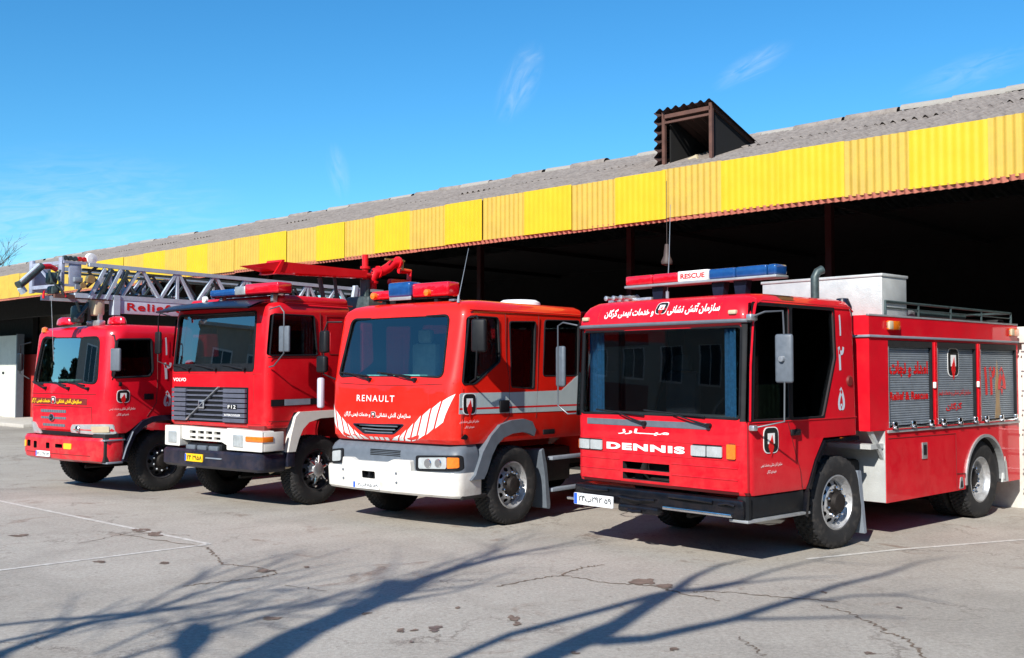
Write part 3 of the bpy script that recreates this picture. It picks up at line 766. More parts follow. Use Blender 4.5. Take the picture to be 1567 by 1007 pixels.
    MB().box(.03, 2.19, -.010, .002, 1.498, 1.510, .004).ob('waist_bead', RED_D, root)
    MB().box(.80, .98, -.030, .0, 1.34, 1.41, .02).box(.84, .93, -.05, -.02, 1.355, 1.385, .01).ob('door_handle', BLACK, root)
    MB().box(0.02, 1.10, .02, .14, .50, .735, .02).box(.02, .06, -.01, .03, .47, .74).ob('cab_skirt', BLACK, root)
    MB().box(-.01, 1.16, -.02, .22, .465, .495, .008).ob('cab_step', ALU, root)
    for u in (1.846, ):
        pts = []
        pr = [(1.06, .45), (1.13, .75), (1.29, 1.04), (1.48, 1.26), (2.2, 1.285)]
        mb = MB()
        for (a, b) in zip(pr, pr[1:]):
            mb.prism([a, b, (b[0] + .02, b[1] - .05), (a[0] + .05, a[1] - .02)], 'y', -.02, .45)
        mb.ob('wheel_arch_liner', BLKGLOSS, root)
    MB().box(1.82, 1.93, -.012, .01, 1.235, 1.275, .008).ob('side_marker', LENSO, root)
    MB().prism(rpoly([(2.20, .87), (2.28, .87), (2.39, .13), (2.34, .12)], .01), 'y', .0, .36).ob('mud_flap', GREYLT, root)
    # emblem and lines on the door, big digits behind the glass
    emblem(root, lambda a, b, d: (a, -.004 - d, b), .30, .575, 1.17, 1.45)
    lettering(fa('سازمان آتش نشانی و خدمات ایمنی'), lambda a, b: (a, -.005, b), .25, .64, 1.025, 1.07, LETTER, root, bold=.01)
    lettering(fa('شهرداری گرگان'), lambda a, b: (a, -.005, b), .36, .53, .955, .995, LETTER, root, bold=.01)
    for ch, a0, a1, b0, b1 in (('۱', 1.815, 1.865, 2.45, 2.70), ('۲', 1.79, 1.925, 2.05, 2.33), ('۵', 1.78, 1.93, 1.59, 1.86)):
        lettering(ch, lambda a, b: (a, -.005, b), a0, a1, b0, b1, LETTERG, root, bold=.03)
    MB().lathe([(.0, -.02), (.05, -.02), (.065, 0.0)], (2.04, 0, 1.93), 'y', 16).ob('filler_cap', RED_DARK, root)
    # near mirror
    mirror(root, .30, 1.92, 2.43, -.27, .19, .06, [(.06, -.01, 2.60), (.12, -.16, 2.66), (.28, -.27, 2.67), (.29, -.275, 2.45), (.29, -.28, 2.1), (.29, -.27, 1.52), (.1, -.02, 1.45)], GREYLT, .011, .25)
    MB().lathe([(.0, -.03), (.03, -.03), (.03, .02), (.0, .02)], (.262, -.27, 2.17), 'x', 10).ob('mirror_clamp', STEEL, root)
    MB().box(.02, .14, -.06, .01, 2.57, 2.64, .015).box(.05, .13, -.06, .01, 1.42, 1.48, .015).ob('mirror_bracket', STEEL, root)
    # far mirror on long arms
    mirror(root, -.02, 1.85, 2.35, W + .22, .17, .06, [(.05, W, 2.60), (-.02, W + .18, 2.64), (-.05, W + .24, 2.60), (-.05, W + .24, 1.62), (.0, W + .12, 1.52), (.03, W, 1.53)], GREYLT, .010, -.2)
    # interior
    interior(root, .05, 2.1, .8, 1.56)
    curtain(root, (.11, .20), (.13, .36), 1.55, 2.50, CURTB, .015, 3)
    curtain(root, (.13, 2.12), (.11, 2.34), 1.55, 2.50, CURTB, .015, 3)
    curtain(root, (.12, .05), (.70, .06), 1.53, 1.90, CURTG, .016, 7)
    MB().box(2.0, 2.08, .1, 2.4, 1.3, 2.8).ob('cab_back_lining', INTER, root)
    # light bar
    lb = MB().box(.42, .66, -.10, 2.06, 3.045, 3.075, .01).ob('light_bar', ALU, root)
    for (a, b, m) in ((2.05, 1.63, LENSR), (1.62, 1.25, LENSR), (.80, .44, LENSB), (.43, .03, LENSB), (.02, -.09, LENSB)):
        MB().box(.43, .65, b, a, 3.076, 3.19, .022, 3).ob('beacon_lens', m, lb)
    MB().box(.432, .648, .81, 1.24, 3.077, 3.195, .008).ob('rescue_sign', LETTER, lb)
    lettering('RESCUE', lambda a, b: (.430, a, b), 1.20, .85, 3.105, 3.165, LETTERR, lb, bold=.04)
    for v in (1.60, .72, .42): MB().prism([(v - .09, 3.05), (v + .09, 3.05), (v + .06, 2.86), (v - .06, 2.86)], 'x', .5, .6).ob('light_bar_foot', NAVY, root)
    # horns and bits at the far roof corner
    hm = MB()
    for k in range(3): hm.lathe([(.0, 0), (.03, 0.01), (.018, .12), (.045, .30), (.05, .31)], (.30, 2.02 + .12 * k, 2.93), 'x', 12)
    hm.box(.5, .62, 1.7, 2.4, 2.87, 2.93, .01).ob('air_horns', STEEL, root)
    MB().tube([(.5, 1.45, 2.9), (.5, 1.45, 2.98)], .02, 8).tube([(.5, 1.45, 2.98), (.5, 1.42, 3.4), (.48, 1.38, 4.0)], [.006, .005, .003], 6).ob('aerial', GREYLT, root)
    # exhaust stack behind the cab
    MB().tube([(2.33, .62, 1.2), (2.33, .62, 3.10), (2.33, .62, 3.20), (2.36, .60, 3.27), (2.42, .57, 3.30)], [.052, .052, .052, .052, .055], 14).ob('exhaust_stack', MACH, root)
    MB().lathe([(.11, 0), (.11, .62), (.07, .72), (.0, .73)], (2.34, .25, 2.2), 'z', 14).ob('air_cleaner', NAVY, root)

    # ---- body with roller shutters
    U0, U1 = 2.50, 6.75
    base = MB().prism([(U0, 1.32), (2.87, 1.32), (2.87, .435), (U1, .455), (U1, 2.72), (U0, 2.72)], 'y', .0, W)
    arch = [(5.6 + .60 * math.cos(a), .54 + .60 * math.sin(a)) for a in [math.pi * i / 24 for i in range(25)]] + [(5.0, .2), (6.2, .2)]
    cuts = [MB().prism(arch, 'y', -1, 4)]
    SH = [(2.95, 4.10), (4.235, 5.375), (5.51, 6.70)]
    for a, b in SH: cuts.append(MB().box(a, b, -.5, .14, 1.345, 2.425))
    link('body', cut('body', base, cuts, RED_D, cmat=INTER), root)
    for i, (a, b) in enumerate(SH):
        sh = MB()
        n = 34
        for k in range(n):
            z = 1.36 + (2.37 - 1.36) * k / n; h = (2.37 - 1.36) / n
            sh.add([(a + .01, .05, z), (b - .01, .05, z), (b - .01, .040, z + h * .3), (a + .01, .040, z + h * .3), (b - .01, .040, z + h * .7), (a + .01, .040, z + h * .7), (b - .01, .05, z + h), (a + .01, .05, z + h)],
                   [(0, 1, 2, 3), (3, 2, 4, 5), (5, 4, 6, 7)])
        sh.ob('roller_shutter', SHUT, root, smooth=False)
        MB().box(a + .002, b - .002, .0, .06, 2.345, 2.424).ob('shutter_housing', CHASSIS, root, smooth=False)
        MB().box(a, a + .022, .0, .05, 1.345, 2.345).ob('shutter_channel', ALU, root, smooth=False)
        MB().box(b - .022, b, .0, .05, 1.345, 2.345).ob('shutter_channel', BLACK, root, smooth=False)
        rail = MB().tube([(a + .03, -.03, 1.345), (b - .03, -.03, 1.345)], .012, 8).ob('lift_bar', CHROME, root)
        for k in range(3):
            u = a + (b - a) * (.09 + .41 * k)
            MB().box(u - .05, u + .05, -.045, .0, 1.345, 1.42, .018).box(u - .03, u + .03, -.06, -.02, 1.325, 1.365, .01).ob('bar_bracket', CHROME, rail)
    MB().box(2.90, 6.74, -.02, .0, 1.285, 1.318, .004).ob('locker_sill', ALU, root)
    for u in (4.17, 5.44): MB().box(u - .03, u + .03, -.012, .0, 1.345, 2.42, .006).ob('locker_pillar', RED_V, root)
    for u in (4.125, 5.40): MB().box(u - .022, u + .022, -.03, .0, 1.82, 1.90, .008).ob('locker_catch', LETTER, root)
    MB().box(2.49, 6.76, -.022, .0, 2.452, 2.482, .006).box(2.475, 2.5, -.022, W + .02, 2.452, 2.482, .006).ob('drip_rail', GREYLT, root)
    MB().box(2.49, 6.76, -.008, .03, 2.712, 2.735, .004).ob('top_edge_trim', ALU, root)
    for u in (3.05, 6.58):
        b_ = MB().box(u - .14, u + .14, -.05, .0, 2.55, 2.665, .02).ob('side_lamp', LENSO, root)
        MB().box(u - .14, u - .03, -.052, .0, 2.552, 2.663, .02).ob('side_lamp_reflector', BEIGE, b_)
    sd = lambda a, b: (a, .034, b)
    lettering(fa('امداد و نجات'), sd, 3.04, 4.04, 1.96, 2.17, LETTERR, root, bold=.05)
    lettering('Relief & Rescue', sd, 3.04, 4.04, 1.68, 1.785, LETTERR, root, bold=.035)
    lettering(fa('سازمان آتش نشانی و خدمات ایمنی'), sd, 4.30, 5.27, 1.71, 1.80, LETTERR, root, bold=.02)
    lettering(fa('گرگان'), sd, 4.53, 5.0, 1.51, 1.62, LETTERR, root, bold=.03)
    emblem(root, lambda a, b, d: (a, .036 - d, b), 4.60, 4.92, 1.97, 2.35)
    for ch, a0, a1 in (('۱', 5.69, 5.80), ('۲', 5.85, 6.06), ('۵', 6.14, 6.40)): lettering(ch, sd, a0, a1, 1.70, 2.11, LETTERR, root, bold=.05)
    fl = [(6.04, 1.37), (6.24, 1.37), (6.20, 1.62), (6.21, 1.8), (6.17, 2.0), (6.13, 2.20), (6.10, 2.0), (6.06, 1.82), (6.08, 1.6)]
    STRK = mat('dull_orange_streak', (.34, .21, .09), .5, var=.3, vscale=5, col2=(.20, .20, .20), c2scale=3, c2lo=.4, c2hi=.8, c2fac=.8)  # dull orange streak running up the shutter
    plate_shape(fl, lambda a, b, d: (a, .0395 - d, b), .001, 'shutter_streak', STRK, root)
    # lower locker door, latch, filler recess, arch flare
    for seg in ([(2.93, 1.215), (4.72, 1.205), (4.735, .46)],): MB().tube([(p[0], -.001, p[1]) for p in seg], .005, 5).ob('locker_door_seam', SEAM, root)
    MB().tube([(4.74, -.004, .67), (4.98, -.004, .66), (4.985, -.004, .45)], .006, 5).ob('hatch_seam', SEAM, root)
    lt = MB().box(3.77, 3.91, -.012, .0, .92, 1.13, .01).ob('locker_latch', STEEL, root); MB().box(3.80, 3.88, -.018, -.010, .97, 1.10, .004).ob('latch_recess', BLACK, lt)
    tr = MB().prism(rpoly([(4.80, .46), (4.93, .47), (4.90, .62), (4.84, .62)], .02), 'y', -.006, .0).ob('hatch_ring', ALU, root); MB().prism(rpoly([(4.83, .48), (4.90, .48), (4.885, .57), (4.85, .57)], .02), 'y', -.009, -.005).ob('hatch_hole', BLACK, tr)
    fm = MB(); aa = [math.pi * (-.02 + 1.04 * i / 28) for i in range(29)]
    for i in range(28):
        a, b = aa[i], aa[i + 1]
        P = lambda an, r: (5.6 + r * math.cos(an), .54 + r * math.sin(an))
        fm.prism([P(a, .585), P(b, .585), P(b, .625), P(a, .625)], 'y', -.022, .06)
    fm.ob('arch_flare', ALU, root)
    MB().prism([(6.15, .46), (6.34, .46), (6.29, .72), (6.24, .82)], 'y', -.008, .02).ob('flare_end', CHEQ, root)
    # front face of the body: chequer plate
    MB().box(2.855, 2.868, .005, W - .01, .44, 1.31).ob('chequer_front_plate', CHEQ, root, smooth=False)
    MB().box(2.55, 2.86, .02, .6, 1.10, 1.16).prism([(2.52, 1.32), (2.60, 1.32), (2.86, 1.02), (2.86, .95)], 'y', .02, .06).ob('body_bracket', CHEQ, root, smooth=False)
    # roof equipment
    bx = MB().box(2.90, 3.52, .04, 1.78, 2.725, 3.24, .012).ob('roof_locker', CHEQ, root)
    MB().box(2.885, 3.535, .025, 1.795, 3.215, 3.25, .006).ob('locker_lid', CHEQ, bx)
    MB().lathe([(.0, .10), (.26, .10), (.29, .08), (.29, 0.0)], (3.80, .40, 2.73), 'z', 28).ob('water_tank_lid', STEEL, root)
    rl = MB(); rl.tube([(2.95, .03, 2.74), (2.95, .03, 2.905), (6.60, .03, 2.885), (6.60, .03, 2.74)], .017, 8).tube([(2.95, .03, 2.83), (6.60, .03, 2.81)], .008, 6)
    for u in (3.80, 4.70, 5.63): rl.tube([(u, .03, 2.73), (u, .03, 2.895)], .014, 6)
    rl.tube([(6.60, .03, 2.885), (6.60, W - .05, 2.885)], .017, 8)
    rl.ob('roof_rail', MACH, root)
    MB().box(3.7, 6.5, .25, 2.2, 2.725, 2.78).box(6.35, 6.55, .1, .3, 2.73, 2.79, .02).ob('roof_deck', CHASSIS, root)
    MB().tube([(4.3, .5, 2.84), (6.3, .6, 2.84)], .05, 8).ob('suction_hose', MACH, root)
    # wheels
    make_wheel(root, 1.834, .530, .02, .530, .31, steer=-.04, treadk=34)
    make_wheel(root, 1.834, .530, W - .02, .530, .31, dirn=-1)
    make_wheel(root, 5.600, .530, .04, .530, .28, style='inset')
    make_wheel(root, 5.600, .530, .35, .530, .28, style='inset')
    make_wheel(root, 5.600, .530, W - .04, .530, .28, dirn=-1)
    undercarriage(root, 6.6, W, (1.834, 5.6))
    MB().box(3.0, 4.9, .1, W - .1, .46, 1.2).ob('underbody', CHASSIS, root, smooth=False)
dennis()

# ================================================================== THE RENAULT
def renault():
    root = truck('water_tender', (-.703, 13.074), 39.5, 'orange-red crew cab fire engine with white bumper and white slanted stripes')
    A, B = .03, 2.47
    rg = lambda z, uf, ins, r, bow=.05, ur=2.86: (z, uf, ur, A + ins, B - ins, r, bow)
    cab = Cab([rg(1.11, .07, .02, .22), rg(1.17, .02, 0, .24), rg(1.5, 0, 0, .24), rg(1.88, .02, 0, .22), rg(1.96, .05, 0, .2), rg(2.30, .115, .005, .16), rg(2.72, .20, .015, .14), rg(2.80, .215, .02, .14), rg(2.87, .25, .04, .15),
               rg(2.93, .33, .08, .18, ur=2.84), rg(2.97, .48, .16, .2, ur=2.80)])
    ws = rpoly([(.30, 1.965), (2.285, 1.965), (2.18, 2.765), (.33, 2.765)], .09)
    w1 = rpoly([(.17, 1.875), (.40, 1.875), (.905, 2.17), (.86, 2.745), (.29, 2.745)], .05)
    w2 = rpoly([(1.13, 1.83), (1.62, 1.80), (1.66, 2.72), (1.10, 2.70)], .04)
    w3 = rpoly([(1.82, 1.975), (2.66, 1.975), (2.68, 2.77), (1.87, 2.75)], .05)
    gr = rpoly([(.92, 1.345), (1.93, 1.325), (1.70, 1.205), (1.12, 1.215)], .04)
    cutters = [cab.loft(.05)] + [MB().prism(w, 'y', -1, 4) for w in (w1, w2, w3)] + [MB().prism(ws, 'x', -1, .5), MB().prism(gr, 'x', -1, .3)]
    link('cab', cut('cab', cab.loft(), cutters, RED_R, cmat=INTER), root)
    MB().grid(lambda a, b: (cab.u(1.93 + .87 * b, .25 + 2.06 * a) + .02, .25 + 2.06 * a, 1.93 + .87 * b), 20, 8).ob('windscreen', GL_R, root)
    MB().tube([cab.F(p[0], p[1], 0) for p in ws], .016, 6, closed=True).ob('windscreen_seal', BLACK, root)
    for w in (w1, w2, w3):
        for v in (A + .03, B - .036):
            MB().prism([(p[0], p[1]) for p in w], 'y', v, v + .005).ob('side_window', GL_S, root, smooth=False)
        frame_side(w, A + .006, root, .012)
    # door lines
    MB().tube([(.16, A - .001 + .02, 1.2), (.14, A - .001, 1.5), (.15, A, 1.85)], .004, 5).ob('door_seam', SEAM, root)
    MB().tube([(1.0, A - .001, 2.80), (1.02, A - .001, 2.2), (1.085, A - .001, 1.95), (1.085, A - .001, 1.45), (.95, A - .001, 1.36)], .005, 5).ob('door_seam', SEAM, root)
    MB().tube([(1.72, A - .001, 2.80), (1.70, A - .001, 2.0), (1.66, A - .001, 1.40)], .005, 5).ob('door_seam', SEAM, root)
    MB().tube([(.30, A + .015, 2.83), (1.0, A + .012, 2.84), (2.78, A + .012, 2.86)], .010, 5).ob('roof_gutter', RED_R, root)
    MB().tube([cab.F(.50, z, 0) for z in (1.12, 1.4, 1.7, 1.88)], .004, 5).ob('bonnet_seam', SEAM, root)
    MB().tube([cab.F(2.33, z, 0) for z in (1.12, 1.4, 1.7, 1.88)], .004, 5).ob('bonnet_seam', SEAM, root)
    MB().tube([cab.F(.12 + 2.26 * t / 14, 1.885 - .03 * math.sin(math.pi * t / 14), .0) for t in range(15)], .006, 5).ob('bonnet_seam', SEAM, root)
    # grille slats
    for k, z in enumerate((1.315, 1.27, 1.23)):
        MB().tube([(cab.u(z, 1.2) + .02, 1.06 + .05 * k, z), (cab.u(z, 1.4) + .01, 1.42, z - .005), (cab.u(z, 1.6) + .02, 1.80 - .05 * k, z)], .010, 6).ob('grille_slat', GREYPL, root)
    MB().tube([cab.F(p[0], p[1], .0) for p in gr], .010, 6, closed=True).ob('grille_frame', NAVY, root)
    # white slanted stripes: a smile-shaped band cut into slanted blocks
    def band(x):   # x: 0 centre .. 1 right/left end; lower and upper z
        return None
    def blk(vt0, vt1, zt, vb0, vb1, zb, zt1=None, zb1=None):
        zt1 = zt if zt1 is None else zt1; zb1 = zb if zb1 is None else zb1
        def fn(a, b):
            v = (vb0 + (vb1 - vb0) * a) * (1 - b) + (vt0 + (vt1 - vt0) * a) * b
            z = (zb + (zb1 - zb) * a) * (1 - b) + (zt + (zt1 - zt) * a) * b
            return cab.F(v, z, .004)
        MB().grid(fn, 4, 4).ob('reflective_block', STRIPE, root)
    g = .014
    # right-hand rise: (top v left, top v right, top z left/right ; bottom ...)
    RT = [(1.13, 1.17), (.99, 1.21), (.87, 1.28), (.74, 1.37), (.60, 1.475), (.44, 1.57), (.27, 1.665), (.085, 1.755)]
    RB = [(1.20, 1.130), (1.06, 1.130), (.95, 1.130), (.83, 1.130), (.72, 1.15), (.55, 1.225), (.40, 1.31), (.235, 1.395), (.06, 1.47)]
    for i in range(7):
        t0, t1, b0, b1 = RT[i], RT[i + 1], RB[i], RB[i + 1]
        blk(t0[0] - g, t1[0] + g, t0[1], b0[0] - g, b1[0] + g, b0[1], t1[1], b1[1])
    LT = [(1.68, 1.165), (1.80, 1.19), (1.92, 1.25), (2.05, 1.33), (2.17, 1.41), (2.29, 1.50), (2.40, 1.60)]
    LB = [(1.62, 1.125), (1.74, 1.125), (1.85, 1.12), (1.96, 1.115), (2.10, 1.14), (2.25, 1.24), (2.37, 1.34)]
    for i in range(6):
        t0, t1, b0, b1 = LT[i], LT[i + 1], LB[i], LB[i + 1]
        blk(t0[0] + g, t1[0] - g, t0[1], b0[0] + g, b1[0] - g, b0[1], t1[1], b1[1])
    for v in (1.56, 1.46, 1.36, 1.26): blk(v + .04, v - .03, 1.165, v + .04, v - .03, 1.125)
    # side stripe
    s = lambda a, b, d=0: (a, A - .004 - d, b)
    plate_shape([(.09, 1.50), (1.08, 1.485), (1.08, 1.762), (.14, 1.765), (.10, 1.75)], s, .001, 'side_stripe', SILVERSTRIPE, root)
    plate_shape([(1.09, 1.485), (2.84, 1.475), (2.84, 2.10), (2.53, 1.93), (2.24, 1.77), (1.09, 1.76)], s, .001, 'side_stripe', SILVERSTRIPE, root)
    plate_shape([(.10, 1.553), (2.84, 1.543), (2.84, 1.566), (.10, 1.577)], lambda a, b, d: s(a, b, d + .001), .001, 'stripe_line', LETTERR, root)
    emblem(root, lambda a, b, d: s(a, b, d + .003), .16, .41, 1.49, 1.76)
    lettering(fa('سازمان آتش نشانی و خدمات ایمنی'), lambda a, b: s(a, b), .10, .47, 1.38, 1.425, LETTER, root, bold=.01)
    lettering(fa('شهرداری گرگان'), lambda a, b: s(a, b), .20, .38, 1.315, 1.35, LETTER, root, bold=.01)
    MB().box(.87, 1.06, A - .03, A, 1.50, 1.66, .02).ob('door_handle', BLACK, root)
    MB().box(1.81, 2.07, A - .012, A, 1.165, 1.235, .008).ob('side_vent', BLACK, root)
    MB().prism(rpoly([(.12, 1.19), (.24, 1.17), (.26, 1.22), (.2, 1.25)], .02), 'y', A - .008, A).ob('side_repeater', BLACK, root)
    f = lambda a, b: cab.F(a, b, .005)
    lettering('RENAULT', f, 1.84, 1.10, 1.635, 1.72, LETTER, root, bold=.0, space=1.25)
    lettering(fa('سازمان آتش نشانی'), f, 1.43, .80, 1.42, 1.495, LETTER, root, bold=.02)
    lettering(fa('و خدمات ایمنی گرگان'), f, 2.10, 1.56, 1.42, 1.495, LETTER, root, bold=.02)
    emblem(root, lambda a, b, d: cab.F(a, b, .005 + d), 1.54, 1.45, 1.42, 1.50)
    # grey cowl under the bonnet and white bumper
    bp = Cab([(.44, .0, .55, .03, 2.52, .16, .10), (.47, -.03, .55, .02, 2.53, .16, .10), (.72, -.05, .55, .02, 2.53, .16, .10), (.755, -.035, .55, .025, 2.525, .16, .10)])
    hole = rpoly([(1.41, .615), (1.67, .615), (1.67, .71), (1.41, .71)], .02)
    bpu = Cab([(.75, -.02, .5, .75, 2.10, .05, .0), (.845, -.01, .5, .80, 2.06, .05, .0), (.86, .01, .5, .82, 2.04, .05, 0)])
    cowl = Cab([(.72, .03, .5, .03, 2.50, .16, .06), (.98, .03, .5, .02, 2.50, .16, .06), (1.04, .06, .5, .04, 2.48, .16, .06), (1.11, .14, .5, .08, 2.42, .14, .06)])
    link('bumper', cut('bumper', bp.loft(), [MB().prism(hole, 'x', -1, .12)], WHITE, cmat=BLACK), root)
    plate_shape(rpoly([(.75, .74), (2.11, .74), (2.09, .87), (1.90, .875), (1.82, .84), (1.18, .845), (1.06, .89), (.77, .89)], .02), lambda a, b, d: (bp.u(.70, a) + .012 + .03 * (b - .74) - (d if d > 0 else -.10), a, b), .012, 'bumper_centre', WHITE, root)
    cowl.loft().ob('cowl', GREYPL, root)
    MB().box(.05, .1, 1.43, 1.66, .62, .70).tube([(-.02, 1.54, .60), (-.02, 1.54, .72)], .014, 6).ob('tow_eye', BLACK, root)
    for v, z in ((2.08, .70), (2.08, .58), (1.01, .71), (1.01, .59)): MB().lathe([(.0, -.006), (.018, -.006), (.018, .05)], (bp.u(z, v), v, z), 'x', 10).ob('bumper_bolt', GREYPL, root)
    number_plate(root, lambda a, b, d: (bp.u(.52, 1.6) - .006 - d, a, b), 1.835, 1.33, .475, .56, '۶۲ب۴۸۵ ۵۹')
    for k in range(4): MB().box(-.004 + cowl.u(.95, 1.3), .05, 1.01, 1.58, .925 + .022 * k, .935 + .022 * k).ob('cowl_slat', BLACK, root, smooth=False)
    for v0, v1 in ((.72, .03), (2.40, 2.14)):
        hb = plate_shape(rpoly([(v0, .76), (v1, .79), (v1, .985), (v0, .955)], .04), lambda a, b, d: cowl.F(a, b, d), .02, HEAD_LIGHT, BLACK, root)
        l0, l1 = (.66, .20) if v0 < 1 else (2.37, 2.18)
        plate_shape(rpoly([(l0, .79), (l1, .81), (l1, .955), (l0, .93)], .03), lambda a, b, d: cowl.F(a, b, d + .02), .012, 'lens', LENSW, hb)
        if v0 < 1:
            plate_shape(rpoly([(.19, .815), (.05, .825), (.05, .955), (.19, .955)], .02), lambda a, b, d: cowl.F(a, b, d + .02), .012, 'indicator_lens', LENSO, hb)
            MB().lathe([(.0, -.01), (.055, -.01), (.06, .0)], cowl.F(.50, .865, .035), 'x', 16).lathe([(.0, -.01), (.05, -.01), (.055, .0)], cowl.F(.33, .875, .035), 'x', 16).ob('reflector_bowl', CHROME, hb)
    # fender around the wheel
    fm = MB(); prof = [(.28, .66), (.36, .72), (.50, 1.0), (.66, 1.20), (.85, 1.34), (1.08, 1.39), (1.35, 1.40), (1.52, 1.36), (1.60, 1.24)]
    inn = [(.52, .66), (.58, .74), (.68, .95), (.78, 1.08), (.92, 1.17), (1.10, 1.215), (1.32, 1.225), (1.46, 1.20), (1.56, 1.16)]
    for i in range(8): fm.prism([prof[i], prof[i + 1], inn[i + 1], inn[i]], 'y', A - .05, .42)
    fm.ob('wheel_fender', GREYPL, root)
    MB().prism(rpoly([(1.78, .95), (1.83, .98), (1.90, .75), (1.98, .2), (1.97, .13), (1.90, .14), (1.86, .6)], .02), 'y', A, .35).ob('mud_flap', GREYPL, root)
    MB().box(.25, .50, .05, .5, .50, .80, .03).box(.15, .62, .02, .25, .42, .47, .01).ob('cab_step', CHASSIS, root)
    MB().box(2.02, 2.9, .02, .12, .36, .41, .008).ob('side_guard', GREYLT, root)
    MB().box(2.02, 2.9, .02, .12, .80, .85, .008).ob('side_guard', GREYLT, root)
    # wipers, mirrors
    wiper(root, cab, 1.60, 1.93, 1.95, 2.0, .62); wiper(root, cab, .75, 1.93, 1.15, 2.0, .62)
    mirror(root, .25, 2.28, 2.70, -.17, .20, .10, [(.27, A, 2.72), (.25, -.13, 2.74), (.22, -.17, 2.70), (.20, -.17, 2.2), (.26, -.10, 1.95), (.30, A, 1.90)], BLACK, .012, .3)
    mirror(root, .18, 2.30, 2.62, B + .24, .20, .10, [(.3, B, 2.74), (.2, B + .2, 2.74), (.15, B + .22, 2.60), (.15, B + .22, 2.0), (.2, B, 1.92)], BLACK, .012, -.3)
    mirror(root, .14, 2.02, 2.26, B + .24, .19, .09, None, BLACK)
    MB().box(.02, .10, B + .12, B + .22, 1.52, 1.95, .03).ob('kerb_mirror_post', LADDERL, root)
    # interior
    interior(root, .15, 2.7, 1.2, 1.97, seatcol=SEATL)
    MB().box(.28, .42, .9, 1.4, 1.975, 1.995).box(.3, .45, 1.7, 1.95, 1.975, 1.99).ob('papers', PAPER, root, smooth=False)
    curtain(root, (.45, .09), (.62, .10), 2.02, 2.30, PAPER, .01, 2)
    MB().box(1.7, 1.76, .3, 2.2, 1.3, 2.6, .05).box(1.55, 2.1, .3, 2.2, 1.3, 1.6, .05).ob('rear_seat', SEATM, root)
    # light bar, roof hatch, aerial
    lb = MB().box(.56, .66, .66, 2.10, 3.03, 3.05).ob('light_bar', BLACK, root)
    MB().box(.52, .76, 1.72, 2.12, 3.05, 3.17, .03, 3).ob('beacon_lens', LENSR, lb)
    MB().box(.48, .74, 1.30, 1.74, 3.06, 3.27, .04, 3).ob('beacon_lens', LENSB, lb)
    MB().box(.52, .76, .62, 1.30, 3.05, 3.24, .03, 3).ob('beacon_lens', LENSR, lb)
    MB().box(.50, .52, 1.30, 1.72, 3.02, 3.07, .005).ob('beacon_foot', ALU, lb)
    for v in (2.03, .98): MB().lathe([(.0, -.04), (.045, -.03), (.05, 0.02), (.0, .03)], (.50, v, 3.10), 'x', 12).ob('amber_flasher', LENSO, lb)
    for v in (.9, 1.4, 1.9): MB().box(.58, .66, v - .03, v + .03, 2.93, 3.03).ob('light_bar_foot', BLACK, lb, smooth=False)
    MB().lathe([(.0, .09), (.24, .085), (.30, .05), (.31, 0)], (2.0, .60, 2.97), 'z', 24).ob('roof_vent', LETTER, root)
    MB().tube([(.35, .28, 2.93), (.36, .28, 3.03)], [.02, .012], 8).tube([(.36, .28, 3.0), (.42, .24, 3.35), (.46, .20, 3.64)], [.006, .004, .003], 6).ob('aerial', GREYLT, root)
    MB().box(.38, .52, .38, .48, 2.955, 2.985, .01).ob('roof_marker', GREYPL, root)
    # body behind the cab: pump locker and tank
    MB().box(3.0, 6.6, .03, 2.47, .75, 2.80, .04).ob('body', RED_R, root)
    MB().box(3.2, 6.5, .01, .03, 1.3, 2.5).ob('roller_shutter', ALU, root, smooth=False)
    make_wheel(root, 1.185, .525, .03, .525, .30)
    make_wheel(root, 1.185, .525, 2.47, .525, .30, dirn=-1)
    for vo, dn in ((.04, 1), (2.46, -1)): make_wheel(root, 4.9, .525, vo, .525, .30, style='inset', dirn=dn)
    undercarriage(root, 6.4, 2.5, (1.185, 4.9))
renault()

